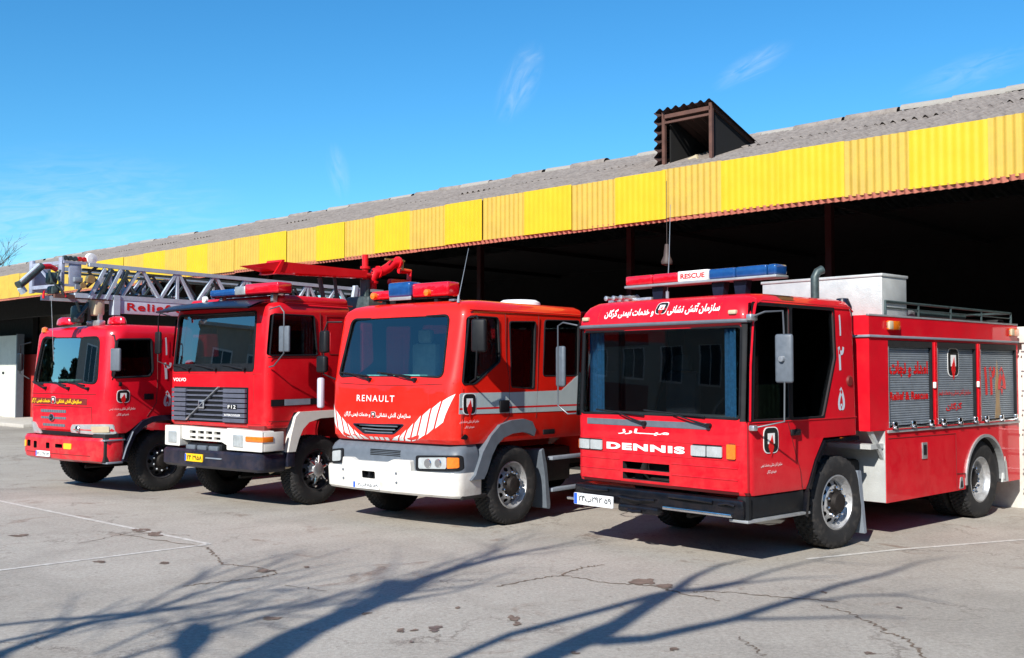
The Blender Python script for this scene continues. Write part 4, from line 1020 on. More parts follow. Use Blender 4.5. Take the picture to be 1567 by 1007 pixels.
# ================================================================== THE VOLVO
def volvo():
    root = truck('foam_tender', (-3.59, 15.285), 38.5, 'boxy red fire engine with dark sun visor, slatted grey grille and red boom')
    W = 2.49
    cab = Cab([(1.20, .03, 1.70, .02, W - .02, .14, .02), (1.24, 0, 1.70, 0, W, .15, .02), (2.02, .0, 1.70, 0, W, .15, .02), (2.92, .085, 1.69, .01, W - .01, .15, .02), (3.00, .10, 1.69, .02, W - .02, .15, .02), (3.05, .15, 1.68, .05, W - .05, .16, .02), (3.08, .28, 1.66, .12, W - .12, .18, .02)])
    ws = rpoly([(.32, 2.045), (2.35, 2.045), (2.32, 2.93), (.36, 2.93)], .06)
    w1 = rpoly([(.06, 2.27), (.97, 2.285), (.90, 2.885), (.12, 2.885)], .04)
    cutters = [cab.loft(.05), MB().prism(ws, 'x', -1, .4), MB().prism(w1, 'y', -1, 4), MB().prism([(.40, 1.0), (.42, 1.25), (.52, 1.42), (.62, 1.43), (2, 1.43), (2, 1.0)], 'y', -1, 4)]
    link('cab', cut('cab', cab.loft(), cutters, RED_V, cmat=INTER), root)
    rs = MB().box(.34, 1.69, .07, W - .07, 3.02, 3.19, .07, 3); rs.ob('raised_roof', RED_V, root)
    MB().box(.36, 1.70, .0, .03, 3.055, 3.075, .005).ob('roof_rib', RED_V, root)
    MB().grid(lambda a, b: (cab.u(2.01 + .95 * b, .28 + 2.10 * a) + .022, .28 + 2.10 * a, 2.01 + .95 * b), 16, 6).ob('windscreen', GL_V, root)
    MB().tube([cab.F(p[0], p[1], 0) for p in ws], .018, 6, closed=True).ob('windscreen_seal', BLACK, root)
    cab.strip(2.35, .32, 2.035, 2.155, .008, 'wiper_panel', BLACK, root)
    for v in (.02, W - .026): pane_side(w1, v, GL_S, root)
    frame_side(w1, .0, root, .012)
    # visor
    def vis(a, b):
        v = .16 + 2.34 * a; t = b
        u = .16 + (-.27 - .16) * t; z = 3.13 - .02 * abs(a - .5) ** 2 * 4 - .13 * t ** 1.6
        return (u + .06 * (2 * a - 1) ** 2, v, z)
    def vis2(a, b): p = vis(a, b); return (p[0] + .01, p[1], p[2] - .025)
    MB().grid(vis, 16, 8).grid(vis2, 16, 8).tube([vis(i / 16, 1) for i in range(17)], .016, 6).ob('sun_visor', NAVY, root)
    # grille
    gb = plate_shape([(.42, 1.265), (2.32, 1.26), (2.32, 1.798), (.42, 1.798)], lambda a, b, d: cab.F(a, b, d), .006, 'grille', BLACK, root)
    for k in range(7):
        z = 1.300 + .074 * k
        for a, b in ((2.30, 1.93), (.97, .44)):
            MB().prism([(a, z - .028), (b, z - .028), (b, z + .030), (a, z + .030)], 'x', cab.u(z, 1.2) - .045, cab.u(z, 1.2) - .006).ob('grille_slat', GRILLE, gb, smooth=False)
        MB().prism([(1.94, z - .016), (.96, z - .016), (.96, z + .010), (1.94, z + .010)], 'x', cab.u(z, 1.2) - .030, cab.u(z, 1.2) - .004).ob('grille_slat', GRILLE, gb, smooth=False)
    MB().bar((-.052, 1.90, 1.285), (-.052, 1.065, 1.80), .012, .030).ob('grille_bar', STEEL, gb)
    MB().box(-.062, -.044, 1.43, 1.575, 1.465, 1.595, .01).ob('badge', STEEL, gb); MB().box(-.066, -.058, 1.455, 1.55, 1.49, 1.57, .004).ob('badge_field', NAVY, gb)
    MB().box(-.055, -.044, .62, .85, 1.47, 1.54, .004).ob('badge', BLACK, gb)
    lettering('F12', lambda a, b: (-.057, a, b), .83, .64, 1.480, 1.532, LETTER, gb, bold=.0)
    lettering('INTERCOOLER', lambda a, b: (-.048, a, b), .93, .54, 1.365, 1.395, LETTER, gb, bold=.01)
    lettering('VOLVO', lambda a, b: cab.F(a, b, .005), 2.35, 1.99, 1.88, 1.935, LETTER, root, bold=.02)
    MB().tube([cab.F(.30, z, 0) for z in (1.22, 1.6, 2.0)], .004, 5).ob('panel_seam', SEAM, root)
    cab.strip(2.48, .01, 1.995, 2.003, .002, 'panel_seam', SEAM, root, nz=1)
    cab.strip(2.48, .01, 1.255, 1.262, .002, 'panel_seam', SEAM, root, nz=1)
    # lamp row
    mid = MB().prism([(2.02, .99), (1.90, .97), (.98, .97), (.77, .90), (.77, 1.165), (2.02, 1.185)], 'x', -.05, .2)
    holes = []
    for k in range(4):
        for z0, z1 in ((1.075, 1.120), (.995, 1.035)): holes.append(MB().box(-1, .05, 1.01 + .21 * k, 1.17 + .21 * k, z0, z1))
    link('lamp_row_panel', cut('lamp_row_panel', mid, holes, WHITE), root)
    MB().box(.0, .04, .9, 1.95, .98, 1.15).ob('vent_backing', BLACK, root, smooth=False)
    for a, b, zz in ((-.04, .80, (.865, .865, 1.165, 1.19)), (2.00, 2.40, (.87, .875, 1.185, 1.185))):
        sr = MB().prism(rpoly([(a, zz[0]), (b, zz[1]), (b, zz[3]), (a, zz[2])], .02), 'x', -.09, .12)
        if a < 0: sr.box(-.06, .30, -.045, .0, .87, 1.15, .01)
        sr = sr.ob('lamp_surround', WHITE, root)
        la, lb_ = (.64, .40) if a < 0 else (2.30, 2.08)
        hb = MB().box(-.105, -.08, lb_, la, .915, 1.10, .02, 3).ob(HEAD_LIGHT, LENSW, root)
        rb = MB()
        for k in range(6): rb.tube([(-.108, lb_ + .03 + k * (la - lb_ - .06) / 5, .93), (-.108, lb_ + .03 + k * (la - lb_ - .06) / 5, 1.09)], .003, 4)
        rb.ob('lens_ribs', LENSW, hb)
    MB().box(-.108, -.07, -.035, .34, 1.005, 1.085, .012).box(-.10, .10, -.056, -.02, 1.005, 1.085, .008).ob('indicator', LENSO, root)
    MB().box(-.05, .3, .98, 1.86, .80, .93, .02).ob('step_well', BLACK, root)
    for k in range(3): MB().box(-.09, .0, 1.03 + .29 * k, 1.26 + .29 * k, .83, .90, .012).ob('foot_step', GREYPL, root)
    # bumper
    bp = Cab([(.56, -.10, .4, .02, 2.47, .10, .05), (.60, -.14, .4, 0, 2.49, .10, .05), (.80, -.14, .4, 0, 2.49, .10, .05), (.835, -.11, .4, .02, 2.47, .10, .05)])
    bp.loft().ob('bumper', NAVY, root)
    number_plate(root, lambda a, b, d: (bp.u(.7, 1.5) - .006 - d, a, b), 1.765, 1.31, .655, .772, '۲۴ ۲۹۵۸', True)
    MB().box(bp.u(.7, 1) - .02, 0, .85, 1.24, .715, .735, .005).ob('bumper_strip', GREYLT, root)
    MB().tube([(.15, .10, .55), (.25, .05, .60), (.50, .06, .62)], .03, 8).ob('step_tube', BEIGE, root)
    # side
    MB().prism([(.09, 1.52), (1.03, 1.535), (1.01, 1.628), (.09, 1.62)], 'y', -.006, .0).ob('side_trim', BLACK, root, smooth=False)
    MB().prism([(.34, 1.53), (.83, 1.538), (.83, 1.624), (.34, 1.622)], 'y', -.010, -.006).ob('trim_inset', GREYLT, root, smooth=False)
    MB().tube([(1.02, -.001, 2.93), (1.05, -.001, 2.2), (1.05, -.001, 1.44)], .006, 5).ob('door_seam', SEAM, root)
    MB().tube([(.03, .0, 2.24), (1.04, -.001, 2.26)], .006, 5).ob('door_seam', SEAM, root)
    MB().tube([(.05, -.001, 1.3), (.45, -.001, 1.3)], .005, 5).ob('door_seam', SEAM, root)
    for sg in ([(1.14, 2.90), (1.66, 2.91), (1.66, 2.30), (1.22, 2.30), (1.14, 2.45)],): MB().tube([(p[0], -.001, p[1]) for p in sg], .005, 5, closed=True).ob('panel_pressing', SEAM, root)
    fm = MB(); pr = [(.38, .84), (.44, 1.10), (.52, 1.36), (.60, 1.43), (1.0, 1.435), (1.74, 1.445), (1.85, 1.20)]; inn = [(.52, .84), (.58, 1.02), (.66, 1.17), (.78, 1.27), (1.0, 1.32), (1.66, 1.34), (1.75, 1.16)]
    for i in range(6): fm.prism([pr[i], pr[i + 1], inn[i + 1], inn[i]], 'y', -.05, .40)
    fm.ob('wheel_fender', WHITE, root)
    MB().box(.38, .52, -.04, .36, .62, .835, .01).ob('fender_end', NAVY, root)
    MB().box(.02, .44, .06, .45, .86, 1.24, .02).ob('step_housing', RED_DARK, root)
    mirror(root, .12, 2.32, 2.70, -.26, .19, .05, [(.05, .0, 2.95), (.08, -.2, 2.99), (.10, -.27, 2.90), (.10, -.27, 2.30), (.06, -.1, 2.12), (.05, .0, 2.10)], GREYLT, .011, .2)
    mirror(root, -.02, 2.32, 2.68, W + .25, .19, .05, [(.05, W, 2.92), (-.02, W + .2, 2.98), (-.02, W + .25, 2.9), (-.02, W + .25, 2.2), (.03, W, 2.12)], BLACK, .011, -.2)
    for v0, v1 in ((1.9, 2.1), (1.2, 1.5), (.5, .8)): wiper(root, cab, v0, 2.07, v1, 2.11, .5)
    interior(root, .08, 1.6, 1.3, 2.02)
    curtain(root, (.70, .06), (.95, .07), 2.29, 2.86, CURTW, .016, 4)
    MB().box(.10, .22, 2.05, 2.20, 2.10, 2.22, .05).ob('red_ornament', RED_V, root)
    MB().box(1.55, 1.62, .1, 2.4, 1.5, 2.9).ob('cab_back_lining', INTER, root, smooth=False)
    # light bar: blue, silver, red
    lb = MB().box(.20, .38, -.05, 1.62, 3.19, 3.215).ob('light_bar', BLACK, root)
    MB().box(.16, .40, .98, 1.63, 3.20, 3.31, .035, 3).ob('beacon_lens', LENSB, lb)
    MB().box(.15, .41, .72, .98, 3.20, 3.335, .02, 3).ob('speaker', ALU, lb)
    MB().box(.14, .42, -.07, .72, 3.20, 3.36, .03, 3).ob('beacon_lens', LENSR, lb)
    for v in (1.45, .2): MB().box(.25, .33, v - .03, v + .03, 3.06, 3.2).ob('light_bar_foot', STEEL, lb, smooth=False)
    MB().lathe([(.0, -.02), (.05, -.015), (.055, .03), (.0, .06)], (.18, 1.78, 3.17), 'x', 12).ob('roof_lamp', LETTER, root)
    MB().lathe([(.0, -.02), (.05, -.015), (.055, .03), (.0, .06)], (.28, .04, 3.22), 'x', 12).ob('roof_lamp', LETTER, root)
    # boom with foam pipe on the back
    bo = MB().prism([(.55, 3.71), (1.05, 3.63), (3.0, 3.68), (3.0, 3.80), (1.10, 3.81)], 'y', 1.05, 1.40).ob('boom', RED_V, root)
    MB().prism([(.95, 3.60), (1.12, 3.84), (1.17, 3.84), (1.06, 3.60)], 'y', 1.03, 1.42).ob('boom_collar', RED_V, bo)
    MB().tube([(3.10, 1.2, 3.60), (3.10, 1.2, 4.10)], .055, 12).lathe([(.09, 0), (.09, .04)], (3.10, 1.2, 3.85), 'z', 12).ob('riser_pipe', RED_V, bo)
    MB().tube([(1.5, 1.15, 3.66), (3.0, 1.15, 3.72), (3.25, 1.2, 3.74)], .05, 10).ob('foam_pipe', RED_V, bo)
    MB().tube([(3.28, 1.2, 3.50), (3.26, 1.2, 3.68), (3.32, 1.18, 3.80), (3.45, 1.12, 3.83), (3.58, 1.10, 3.90), (3.66, 1.05, 3.99), (3.80, 1.0, 4.02)], [.075, .085, .09, .085, .09, .085, .07], 12).ob('monitor_elbow', RED_V, bo)
    for c_, ax_ in (((3.36, 1.16, 3.81), 'x'), ((3.72, 1.03, 4.0), 'x'), ((3.27, 1.2, 3.60), 'z')): MB().lathe([(.0, 0), (.11, 0), (.11, .04), (.0, .04)], c_, ax_, 14).ob('pipe_flange', RED_V, bo)
    MB().tube([(3.70, 1.2, 3.66), (4.20, 1.2, 3.68), (4.22, 1.2, 3.88), (3.95, 1.2, 3.88)], .055, 10).ob('outlet_pipe', RED_V, bo)
    MB().box(3.85, 3.87, 1.0, 1.04, 3.88, 4.06).box(3.4, 3.9, 1.0, 1.02, 4.02, 4.05).ob('handwheel_bracket', BRASS, bo, smooth=False)
    MB().tube([(2.15, 1.2, 3.2), (2.05, 1.2, 3.62)], .04, 8).tube([(2.45, 1.2, 3.2), (2.38, 1.2, 3.66)], .03, 8).tube([(3.1, 1.2, 2.8), (3.1, 1.2, 3.65)], .09, 10).box(2.9, 3.6, .9, 1.5, 2.9, 3.35, .05).ob('boom_stand', MACH, root)
    MB().lathe([(.0, -.03), (.06, -.02), (.07, .04), (.0, .08)], (3.05, .80, 3.30), 'x', 12).ob('work_lamp', LENSY, root)
    MB().box(1.95, 6.6, .03, 2.46, .8, 2.95, .05).ob('body', RED_V, root)
    make_wheel(root, 1.02, .530, .03, .530, .30, rim=RIMDK, style='star', steer=.06)
    make_wheel(root, 1.02, .530, 2.46, .530, .30, rim=RIMDK, dirn=-1)
    for vo, dn in ((.04, 1), (2.45, -1)): make_wheel(root, 4.9, .530, vo, .530, .30, dirn=dn, rim=RIMDK)
    undercarriage(root, 6.4, 2.49, (1.02, 4.9))
volvo()

# ================================================================== THE HINO LADDER TRUCK
def hino():
    root = truck('ladder_truck', (-6.613, 16.959), 37, 'red fire engine carrying a grey lattice turntable ladder, leftmost and farthest of the four')
    W = 2.50
    rg = lambda z, uf, ins, r, bow=.07, ur=1.75: (z, uf, ur, 0.0 + ins, W - ins, r, bow)
    cab = Cab([rg(1.02, .06, .01, .26), rg(1.06, .02, 0, .28), rg(1.5, 0, 0, .28), rg(1.68, .0, 0, .28), rg(1.80, .02, .005, .26), rg(2.60, .10, .02, .26), rg(2.68, .11, .03, .26), rg(2.74, .14, .05, .27), rg(2.79, .22, .10, .28), rg(2.82, .38, .2, .3)])
    ws = rpoly([(.30, 1.84), (2.30, 1.82), (2.12, 2.63), (.36, 2.60)], .12)
    w1 = rpoly([(.17, 1.93), (.85, 1.955), (.91, 2.05), (.87, 2.58), (.24, 2.56)], .05)
    cutters = [cab.loft(.05), MB().prism(ws, 'x', -1, .45), MB().prism(w1, 'y', -1, 4), MB().prism([(.40, .8), (.42, 1.02), (.54, 1.1), (.72, 1.23), (1.0, 1.29), (1.9, 1.30), (1.9, .8)], 'y', -1, 4)]
    link('cab', cut('cab', cab.loft(), cutters, RED_H, cmat=INTER), root)
    MB().grid(lambda a, b: (cab.u(1.79 + .86 * b, .25 + 2.08 * a) + .02, .25 + 2.08 * a, 1.79 + .86 * b), 18, 6).ob('windscreen', GL_H, root)
    MB().tube([cab.F(p[0], p[1], 0) for p in ws], .02, 6, closed=True).ob('windscreen_seal', BLACK, root)
    for v in (.03, W - .036): pane_side(w1, v, GL_S, root)
    frame_side(w1, .004, root, .02)
    # dark front panel with yellow words
    cab.strip(2.40, .52, 1.475, 1.585, .004, 'name_panel', RED_DARK, root)
    lettering(fa('سازمان آتش نشانی'), lambda a, b: cab.F(a, b, .008), 1.40, .66, 1.487, 1.575, LETTERY, root, bold=.045)
    lettering(fa('خدمات ایمنی گرگان'), lambda a, b: cab.F(a, b, .008), 2.32, 1.62, 1.487, 1.575, LETTERY, root, bold=.045)
    emblem(root, lambda a, b, d: cab.F(a, b, .008 + d), 1.58, 1.44, 1.49, 1.61)
    for z0, z1, a, b in ((1.335, 1.385, 1.96, 1.12), (1.225, 1.265, 1.96, 1.12), (1.10, 1.145, 1.90, 1.16)):
        gb = cab.strip(a, b, z0, z1, .004, 'grille_slot', GREYPL, root)
        rb = MB()
        for k in range(14):
            v = a + (b - a) * (k + .5) / 14; rb.tube([cab.F(v, z0 + .004, .01), cab.F(v, z1 - .004, .01)], .006, 4)
        rb.ob('grille_ribs', GREYLT, gb)
    bd = MB().lathe([(.0, -.012), (.055, -.012), (.06, .0)], cab.F(1.57, 1.25, .012), 'x', 24)
    bd = bd.ob('badge', BLACK, root)
    MB().tube([(cab.u(1.25, 1.57) - .02, 1.57 + .075 * math.cos(a), 1.25 + .055 * math.sin(a)) for a in [2 * math.pi * k / 24 for k in range(24)]], .010, 6, closed=True).bar((cab.u(1.25, 1.57) - .026, 1.53, 1.25), (cab.u(1.25, 1.57) - .026, 1.61, 1.25), .01, .016).ob('badge_ring', CHROME, bd)
    MB().tube([cab.F(v, 1.655, .0) for v in [.28 + .2 * k for k in range(11)]], .007, 5).ob('bonnet_seam', SEAM, root)
    MB().tube([cab.F(v, 1.445, .0) for v in [.40 + .2 * k for k in range(11)]], .007, 5).ob('bonnet_seam', SEAM, root)
    MB().tube([cab.F(.40, z, .0) for z in (1.05, 1.2, 1.44)], .006, 5).ob('panel_seam', SEAM, root)
    for v in (.50, 1.05, 1.8): wiper(root, cab, v, 1.75, v + .35, 1.83, .5)
    # headlights
    for pts, v0 in (([(1.03, 1.01), (.92, 1.15), (.12, 1.175), (.03, 1.17), (.02, 1.02), (.10, .99)], 0), ([(2.00, .96), (2.46, .965), (2.46, 1.165), (2.18, 1.16), (2.12, 1.12)], 1)):
        hb = plate_shape(rpoly(pts, .02, 3), lambda a, b, d: cab.F(a, b, d), .02, HEAD_LIGHT, LENSW, root)
        if v0 == 0:
            plate_shape(rpoly([(.40, 1.03), (.06, 1.04), (.06, 1.14), (.40, 1.13)], .02, 3), lambda a, b, d: cab.F(a, b, d + .02), .006, 'indicator_lens', BEIGE, hb)
            MB().lathe([(.0, -.012), (.045, -.01), (.055, .0)], cab.F(.78, 1.08, .022), 'x', 16).ob('reflector_bowl', CHROME, hb)
    cab.strip(2.46, .02, .955, 1.02, .0, 'lamp_gap', BLACK, root)
    # bumper
    bp = Cab([(.53, .02, .40, .03, W + .01, .22, .08), (.57, -.06, .40, .01, W + .03, .24, .08), (.66, -.09, .4, 0, W + .04, .25, .08), (.90, -.09, .4, 0, W + .04, .25, .08), (.945, -.06, .4, .01, W + .03, .24, .08)])
    hs_ = [MB().prism(rpoly([(a, z0), (b, z0), (b, z1), (a, z1)], .02), 'x', -1, .08) for a, b, z0, z1 in ((2.14, 2.27, .74, .85), (1.90, 2.02, .72, .84), (1.46, 1.58, .73, .83), (1.06, 1.28, .755, .82))]
    link('bumper', cut('bumper', bp.loft(), hs_, RED_H, cmat=BLACK), root)
    MB().box(.05, .06, 1.0, 2.3, .7, .87).ob('bumper_backing', BLACK, root, smooth=False)
    for a, b, z0, z1 in ((2.29, 2.45, .735, .845), (.79, 1.01, .745, .84)):
        plate_shape(rpoly([(a, z0), (b, z0), (b, z1), (a, z1)], .02, 3), lambda v, z, d: bp.F(v, z, d), .012, 'fog_lamp', LENSY, root)
    MB().tube([bp.F(v, .655, .0) for v in [.3 + .22 * k for k in range(11)]], .006, 5).ob('bumper_crease', RED_DARK, root)
    number_plate(root, lambda a, b, d: (bp.u(.63, 1.66) - .01 - d, a, b), 1.89, 1.44, .590, .685, '۱۲ب۳۴۵ ۵۹')
    # side
    s = lambda a, b, d=0: (a, -.003 - d, b)
    emblem(root, s, .235, .475, 1.52, 1.73)
    lettering(fa('سازمان آتش نشانی و خدمات ایمنی'), s, .10, .58, 1.395, 1.45, LETTER, root, bold=.012)
    lettering(fa('شهرداری گرگان'), s, .24, .46, 1.305, 1.35, LETTER, root, bold=.012)
    for ch, a0, a1, b0, b1 in (('۱', 1.13, 1.18, 2.31, 2.62), ('۲', 1.11, 1.27, 1.90, 2.19), ('۵', 1.12, 1.27, 1.44, 1.71)): lettering(ch, s, a0, a1, b0, b1, LETTERG, root, bold=.03)
    MB().tube([(.98, -.001, 2.66), (1.0, -.001, 1.9), (.98, -.001, 1.5), (.80, -.001, 1.28)], .006, 5).ob('door_seam', SEAM, root)
    MB().box(.74, .92, -.02, .0, 1.56, 1.66, .02).ob('door_handle', BLACK, root)
    MB().box(.26, .32, -.03, .0, 1.79, 1.86, .015).ob('mirror_socket', BLACK, root)
    MB().box(.05, .42, .03, .4, .55, 1.01, .02).ob('cab_skirt', CHASSIS, root)
    MB().box(.03, .40, -.01, .2, .90, .925, .005).box(.08, .36, -.01, .2, .53, .56, .005).ob('cab_step', GREYLT, root)
    fm = MB(); pr = [(.34, .56), (.40, .78), (.52, 1.04), (.70, 1.21), (.90, 1.28), (1.30, 1.30), (1.7, 1.28)]; inn = [(.42, .56), (.47, .76), (.58, .98), (.74, 1.12), (.92, 1.19), (1.30, 1.21), (1.66, 1.2)]
    for i in range(6): fm.prism([pr[i], pr[i + 1], inn[i + 1], inn[i]], 'y', -.04, .36)
    fm.ob('wheel_fender', NAVY, root)
    MB().tube([(.34, -.045, .60), (.40, -.045, .78), (.52, -.045, 1.04)], .012, 6).ob('fender_edge', GREYLT, root)
    mirror(root, .07, 2.04, 2.41, -.22, .20, .06, [(.15, .02, 2.62), (.08, -.15, 2.62), (.06, -.22, 2.50), (.06, -.22, 2.0), (.12, -.05, 1.9)], GREYPL, .012, .25)
    mirror(root, .02, 2.04, 2.36, W + .18, .18, .06, [(.12, W, 2.55), (.02, W + .18, 2.5), (.02, W + .18, 2.0), (.1, W, 1.9)], BLACK, .012, -.2)
    interior(root, .10, 1.6, 1.2, 1.85)
    MB().box(.22, .40, 1.3, 1.9, 1.855, 1.90, .02).ob('papers', PAPER, root)
    # beacons
    for u, v, l_ in ((.22, 1.55, .24), (.55, .52, .30)):
        b_ = MB().lathe([(.0, .14), (.05, .138), (.085, .11), (.10, .05), (.10, .01), (.06, 0.0)], (u, v, 2.83), 'z', 20)
        b_.v = [(p[0], v + (p[1] - v) * 2.4, p[2]) for p in b_.v]
        b_.ob('beacon', LENSR, root)
    MB().lathe([(.0, .10), (.05, .08), (.06, 0)], (.18, 2.15, 2.72), 'z', 12).ob('roof_marker', LENSO, root)
    # ---- turntable ladder lying over the cab
    VL, VR = .75, 1.78
    ld = empty('ladder', (0, 0, 0), 0, root)
    for v in (VL, VR):
        MB().bar((.15, v, 3.83), (7.2, v, 3.80), .07, .065).ob('top_rail', LADDER, ld)
        MB().bar((-.1, v, 3.30), (7.2, v, 3.30), .07, .08).ob('bottom_rail', LADDER, ld)
        m_ = MB()
        u = .78
        # zigzag with posts
        while u < 6.9:
            m_.bar((u, v, 3.33), (u + .34, v, 3.80), .05, .05)
            m_.bar((u + .40, v, 3.80), (u + .74, v, 3.33), .05, .05)
            m_.bar((u + .76, v, 3.33), (u + 1.08, v, 3.80), .05, .05)
            m_.bar((u + 1.11, v, 3.33), (u + 1.11, v, 3.80), .05, .05)
            m_.bar((u + 1.14, v, 3.80), (u + 1.44, v, 3.33), .05, .05)
            u += 1.56
        m_.ob('lattice_braces', LADDER, ld)
        m2 = MB(); u = .45
        vi = v + (.10 if v == VL else -.10)
        while u < 6.8:
            m2.bar((u, vi, 3.36), (u + .30, vi, 3.74), .035, .035); m2.bar((u + .33, vi, 3.74), (u + .63, vi, 3.36), .035, .035); u += .66
        m2.bar((.1, vi, 3.36), (7.0, vi, 3.36), .05, .05).bar((.1, vi, 3.75), (7.0, vi, 3.74), .05, .04)
        m2.ob('inner_section_braces', MACH, ld)
    for k in range(18):
        u = .4 + .36 * k
        MB().tube([(u, VL, 3.38), (u, VR, 3.38)], .018, 6).ob('rung', STEEL, ld)
    for k, du in enumerate((.18, .32, .48, .62)):
        MB().bar((du - .02, VL - .02, 3.26), (du + .26, VL - .02, 3.78), .05, .055).ob('section_guide', MACH if k % 2 else LADDER, ld)
    MB().bar((.55, VL, 3.5), (.55, VL, 3.82), .05, .05).bar((.83, VL + .05, 3.34), (.83, VL + .05, 3.80), .05, .04).ob('section_post', LADDER, ld)
    bd = MB().box(.62, 4.6, VL - .03, VL, 3.03, 3.28, .004).ob('name_board', LADDERL, ld)
    lettering('Relief & Rescue', lambda a, b: (a, VL - .034, b), .86, 3.25, 3.09, 3.225, LETTERR, bd, bold=.025, space=1.15)
    MB().box(.60, .72, VL - .05, VL + .1, 3.0, 3.34).ob('board_end', LADDER, ld, smooth=False)
    # head of the ladder
    hd = MB().box(-.33, -.27, VL, VL + .10, 3.36, 3.92, .01).box(-.33, -.27, VR - .10, VR, 3.36, 3.92, .01).box(-.32, -.28, VL, VR, 3.80, 3.86).box(-.32, -.28, VL, VR, 3.42, 3.48).box(-.20, .02, VL - .01, VL + .02, 3.44, 3.82, .01).box(-.24, .05, VR - .03, VR + .01, 3.38, 3.86, .01).bar((-.3, VL, 3.46), (.1, VL, 3.46), .04, .04).bar((-.3, VL, 3.84), (.1, VL, 3.84), .04, .04).bar((-.3, VL + .3, 3.46), (-.3, VL + .8, 3.82), .03, .03).ob('ladder_head', LADDERP, ld)
    for k in range(5): MB().lathe([(.0, -.03), (.04, -.03), (.04, .03), (.0, .03)], (-.26 + .085 * k, VL + .02, 3.91), 'y', 10).ob('head_roller', RED_V if k > 2 else MACH, hd)
    MB().box(-.1, -.02, VL - .05, VL, 3.40, 3.48).box(-.13, .02, VL - .06, VL, 3.52, 3.60, .01).ob('head_bracket', GREYLT, hd)
    MB().lathe([(.0, -.06), (.09, -.05), (.10, .02), (.05, .10), (.0, .11)], (.20, VL + .02, 3.93), 'y', 16).ob('search_lamp', LETTER, hd)
    MB().tube([(.10, VL - .03, 3.45), (.25, VL - .05, 3.58), (.14, VL - .03, 3.70), (.30, VL, 3.80)], .03, 6).ob('hydraulic_hose', BLACK, hd)
    MB().lathe([(.0, -.05), (.07, -.05), (.07, .03), (.0, .03)], (.16, VL - .03, 3.58), 'y', 14).lathe([(.0, -.05), (.05, -.05), (.05, .03), (.0, .03)], (.02, VL - .03, 3.47), 'y', 14).ob('cable_drum', BRASS, hd)
    # nozzle / lamp hanging from the tip
    MB().tube([(-.34, VL + .15, 3.72), (-.46, VL + .12, 3.76), (-.62, VL + .1, 3.74)], .045, 8).ob('nozzle_joint', RED_V, hd)
    MB().tube([(-.60, VL + .1, 3.76), (-.78, VL + .1, 3.60), (-.95, VL + .1, 3.44), (-1.0, VL + .1, 3.40)], [.055, .068, .062, .078], 12).ob('water_nozzle', MACH, hd)
    MB().tube([(-.72, VL - .01, 3.76), (-1.02, VL - .01, 3.47)], .025, 8).tube([(-.96, VL + .1, 3.38), (-.90, VL + .1, 3.30)], .06, 10).ob('nozzle_tip', LADDER, hd)
    MB().box(-.52, -.38, VL + .0, VL + .18, 3.46, 3.66, .04).box(-.48, -.34, VL + .0, VL + .2, 3.30, 3.44, .04).tube([(-.55, VL, 3.68), (-.50, VL - .02, 3.5), (-.36, VL - .02, 3.40), (-.3, VL - .02, 3.3)], .018, 6).tube([(-.36, VL - .02, 3.7), (-.42, VL - .03, 3.56), (-.33, VL - .03, 3.45)], .018, 6).ob('head_gearbox', MACH, hd)
    MB().tube([(-.60, VL + .05, 3.35), (-.62, VL + .02, 3.22)], .02, 6).tube([(-.30, VL, 3.35), (-.26, VL - .02, 3.26)], .02, 6).ob('tip_hook', RED_V, hd)
    MB().bar((-.45, VL, 3.27), (.55, VL, 3.27), .06, .06).ob('cradle_beam', RUST, ld)
    MB().box(.27, .46, VL - .02, VL + .25, 2.98, 3.32, .04).ob('winch_cover', BEIGE, ld)
    MB().box(.05, .2, VL + .15, VL + .4, 2.85, 3.15, .05).tube([(.0, VL + .1, 3.2), (.1, VL + .1, 2.95), (.22, VL + .12, 3.2)], .025, 8).tube([(-.02, VL + .1, 2.9), (.2, VL + .1, 3.15), (.3, VL + .2, 2.9)], .035, 8).ob('rest_gear', MACH, root)
    MB().box(.30, .42, VL - .1, VL + .3, 2.80, 2.90, .02).box(.33, .39, VL - .05, VL + .01, 2.78, 3.0).ob('ladder_rest', STEEL, root)
    MB().bar((6.2, VL - .06, 3.25), (6.32, VL - .06, 3.86), .08, .10).bar((6.33, VL - .06, 3.86), (6.65, VL - .06, 3.3), .06, .06).ob('ladder_lift_arm', LADDER, root)
    MB().box(2.0, 7.6, .03, 2.47, .8, 2.70, .05).ob('body', RED_H, root)
    MB().lathe([(.7, 0), (.7, .35), (.4, .5), (.0, .5)], (5.9, 1.25, 2.7), 'z', 24).ob('turntable', LADDER, root)
    MB().tube([(-.50, VL, 3.28), (-.44, VL, 2.2)], .005, 5).ob('hanging_cable', STEEL, ld)
    make_wheel(root, 1.154, .515, .03, .515, .30, rim=RIMDK)
    make_wheel(root, 1.154, .515, 2.46, .515, .30, rim=RIMDK, dirn=-1)
    for vo, dn in ((.04, 1), (2.45, -1)): make_wheel(root, 5.4, .515, vo, .515, .30, dirn=dn, rim=RIMDK)
    undercarriage(root, 7.4, 2.49, (1.154, 5.4))
hino()

# ================================================================== SHED
SO = Vector((6.507, 13.2, 0)); SA = R(90 + 46.4)      # local x runs along the eave away from the camera, local y points outwards -> inner = -y
shed = empty('vehicle_shed', SO, math.atan2(.690, -.724))
tag(shed, 'long open fronted vehicle shed with yellow corrugated fascia and grey sheet roof', 'shed')
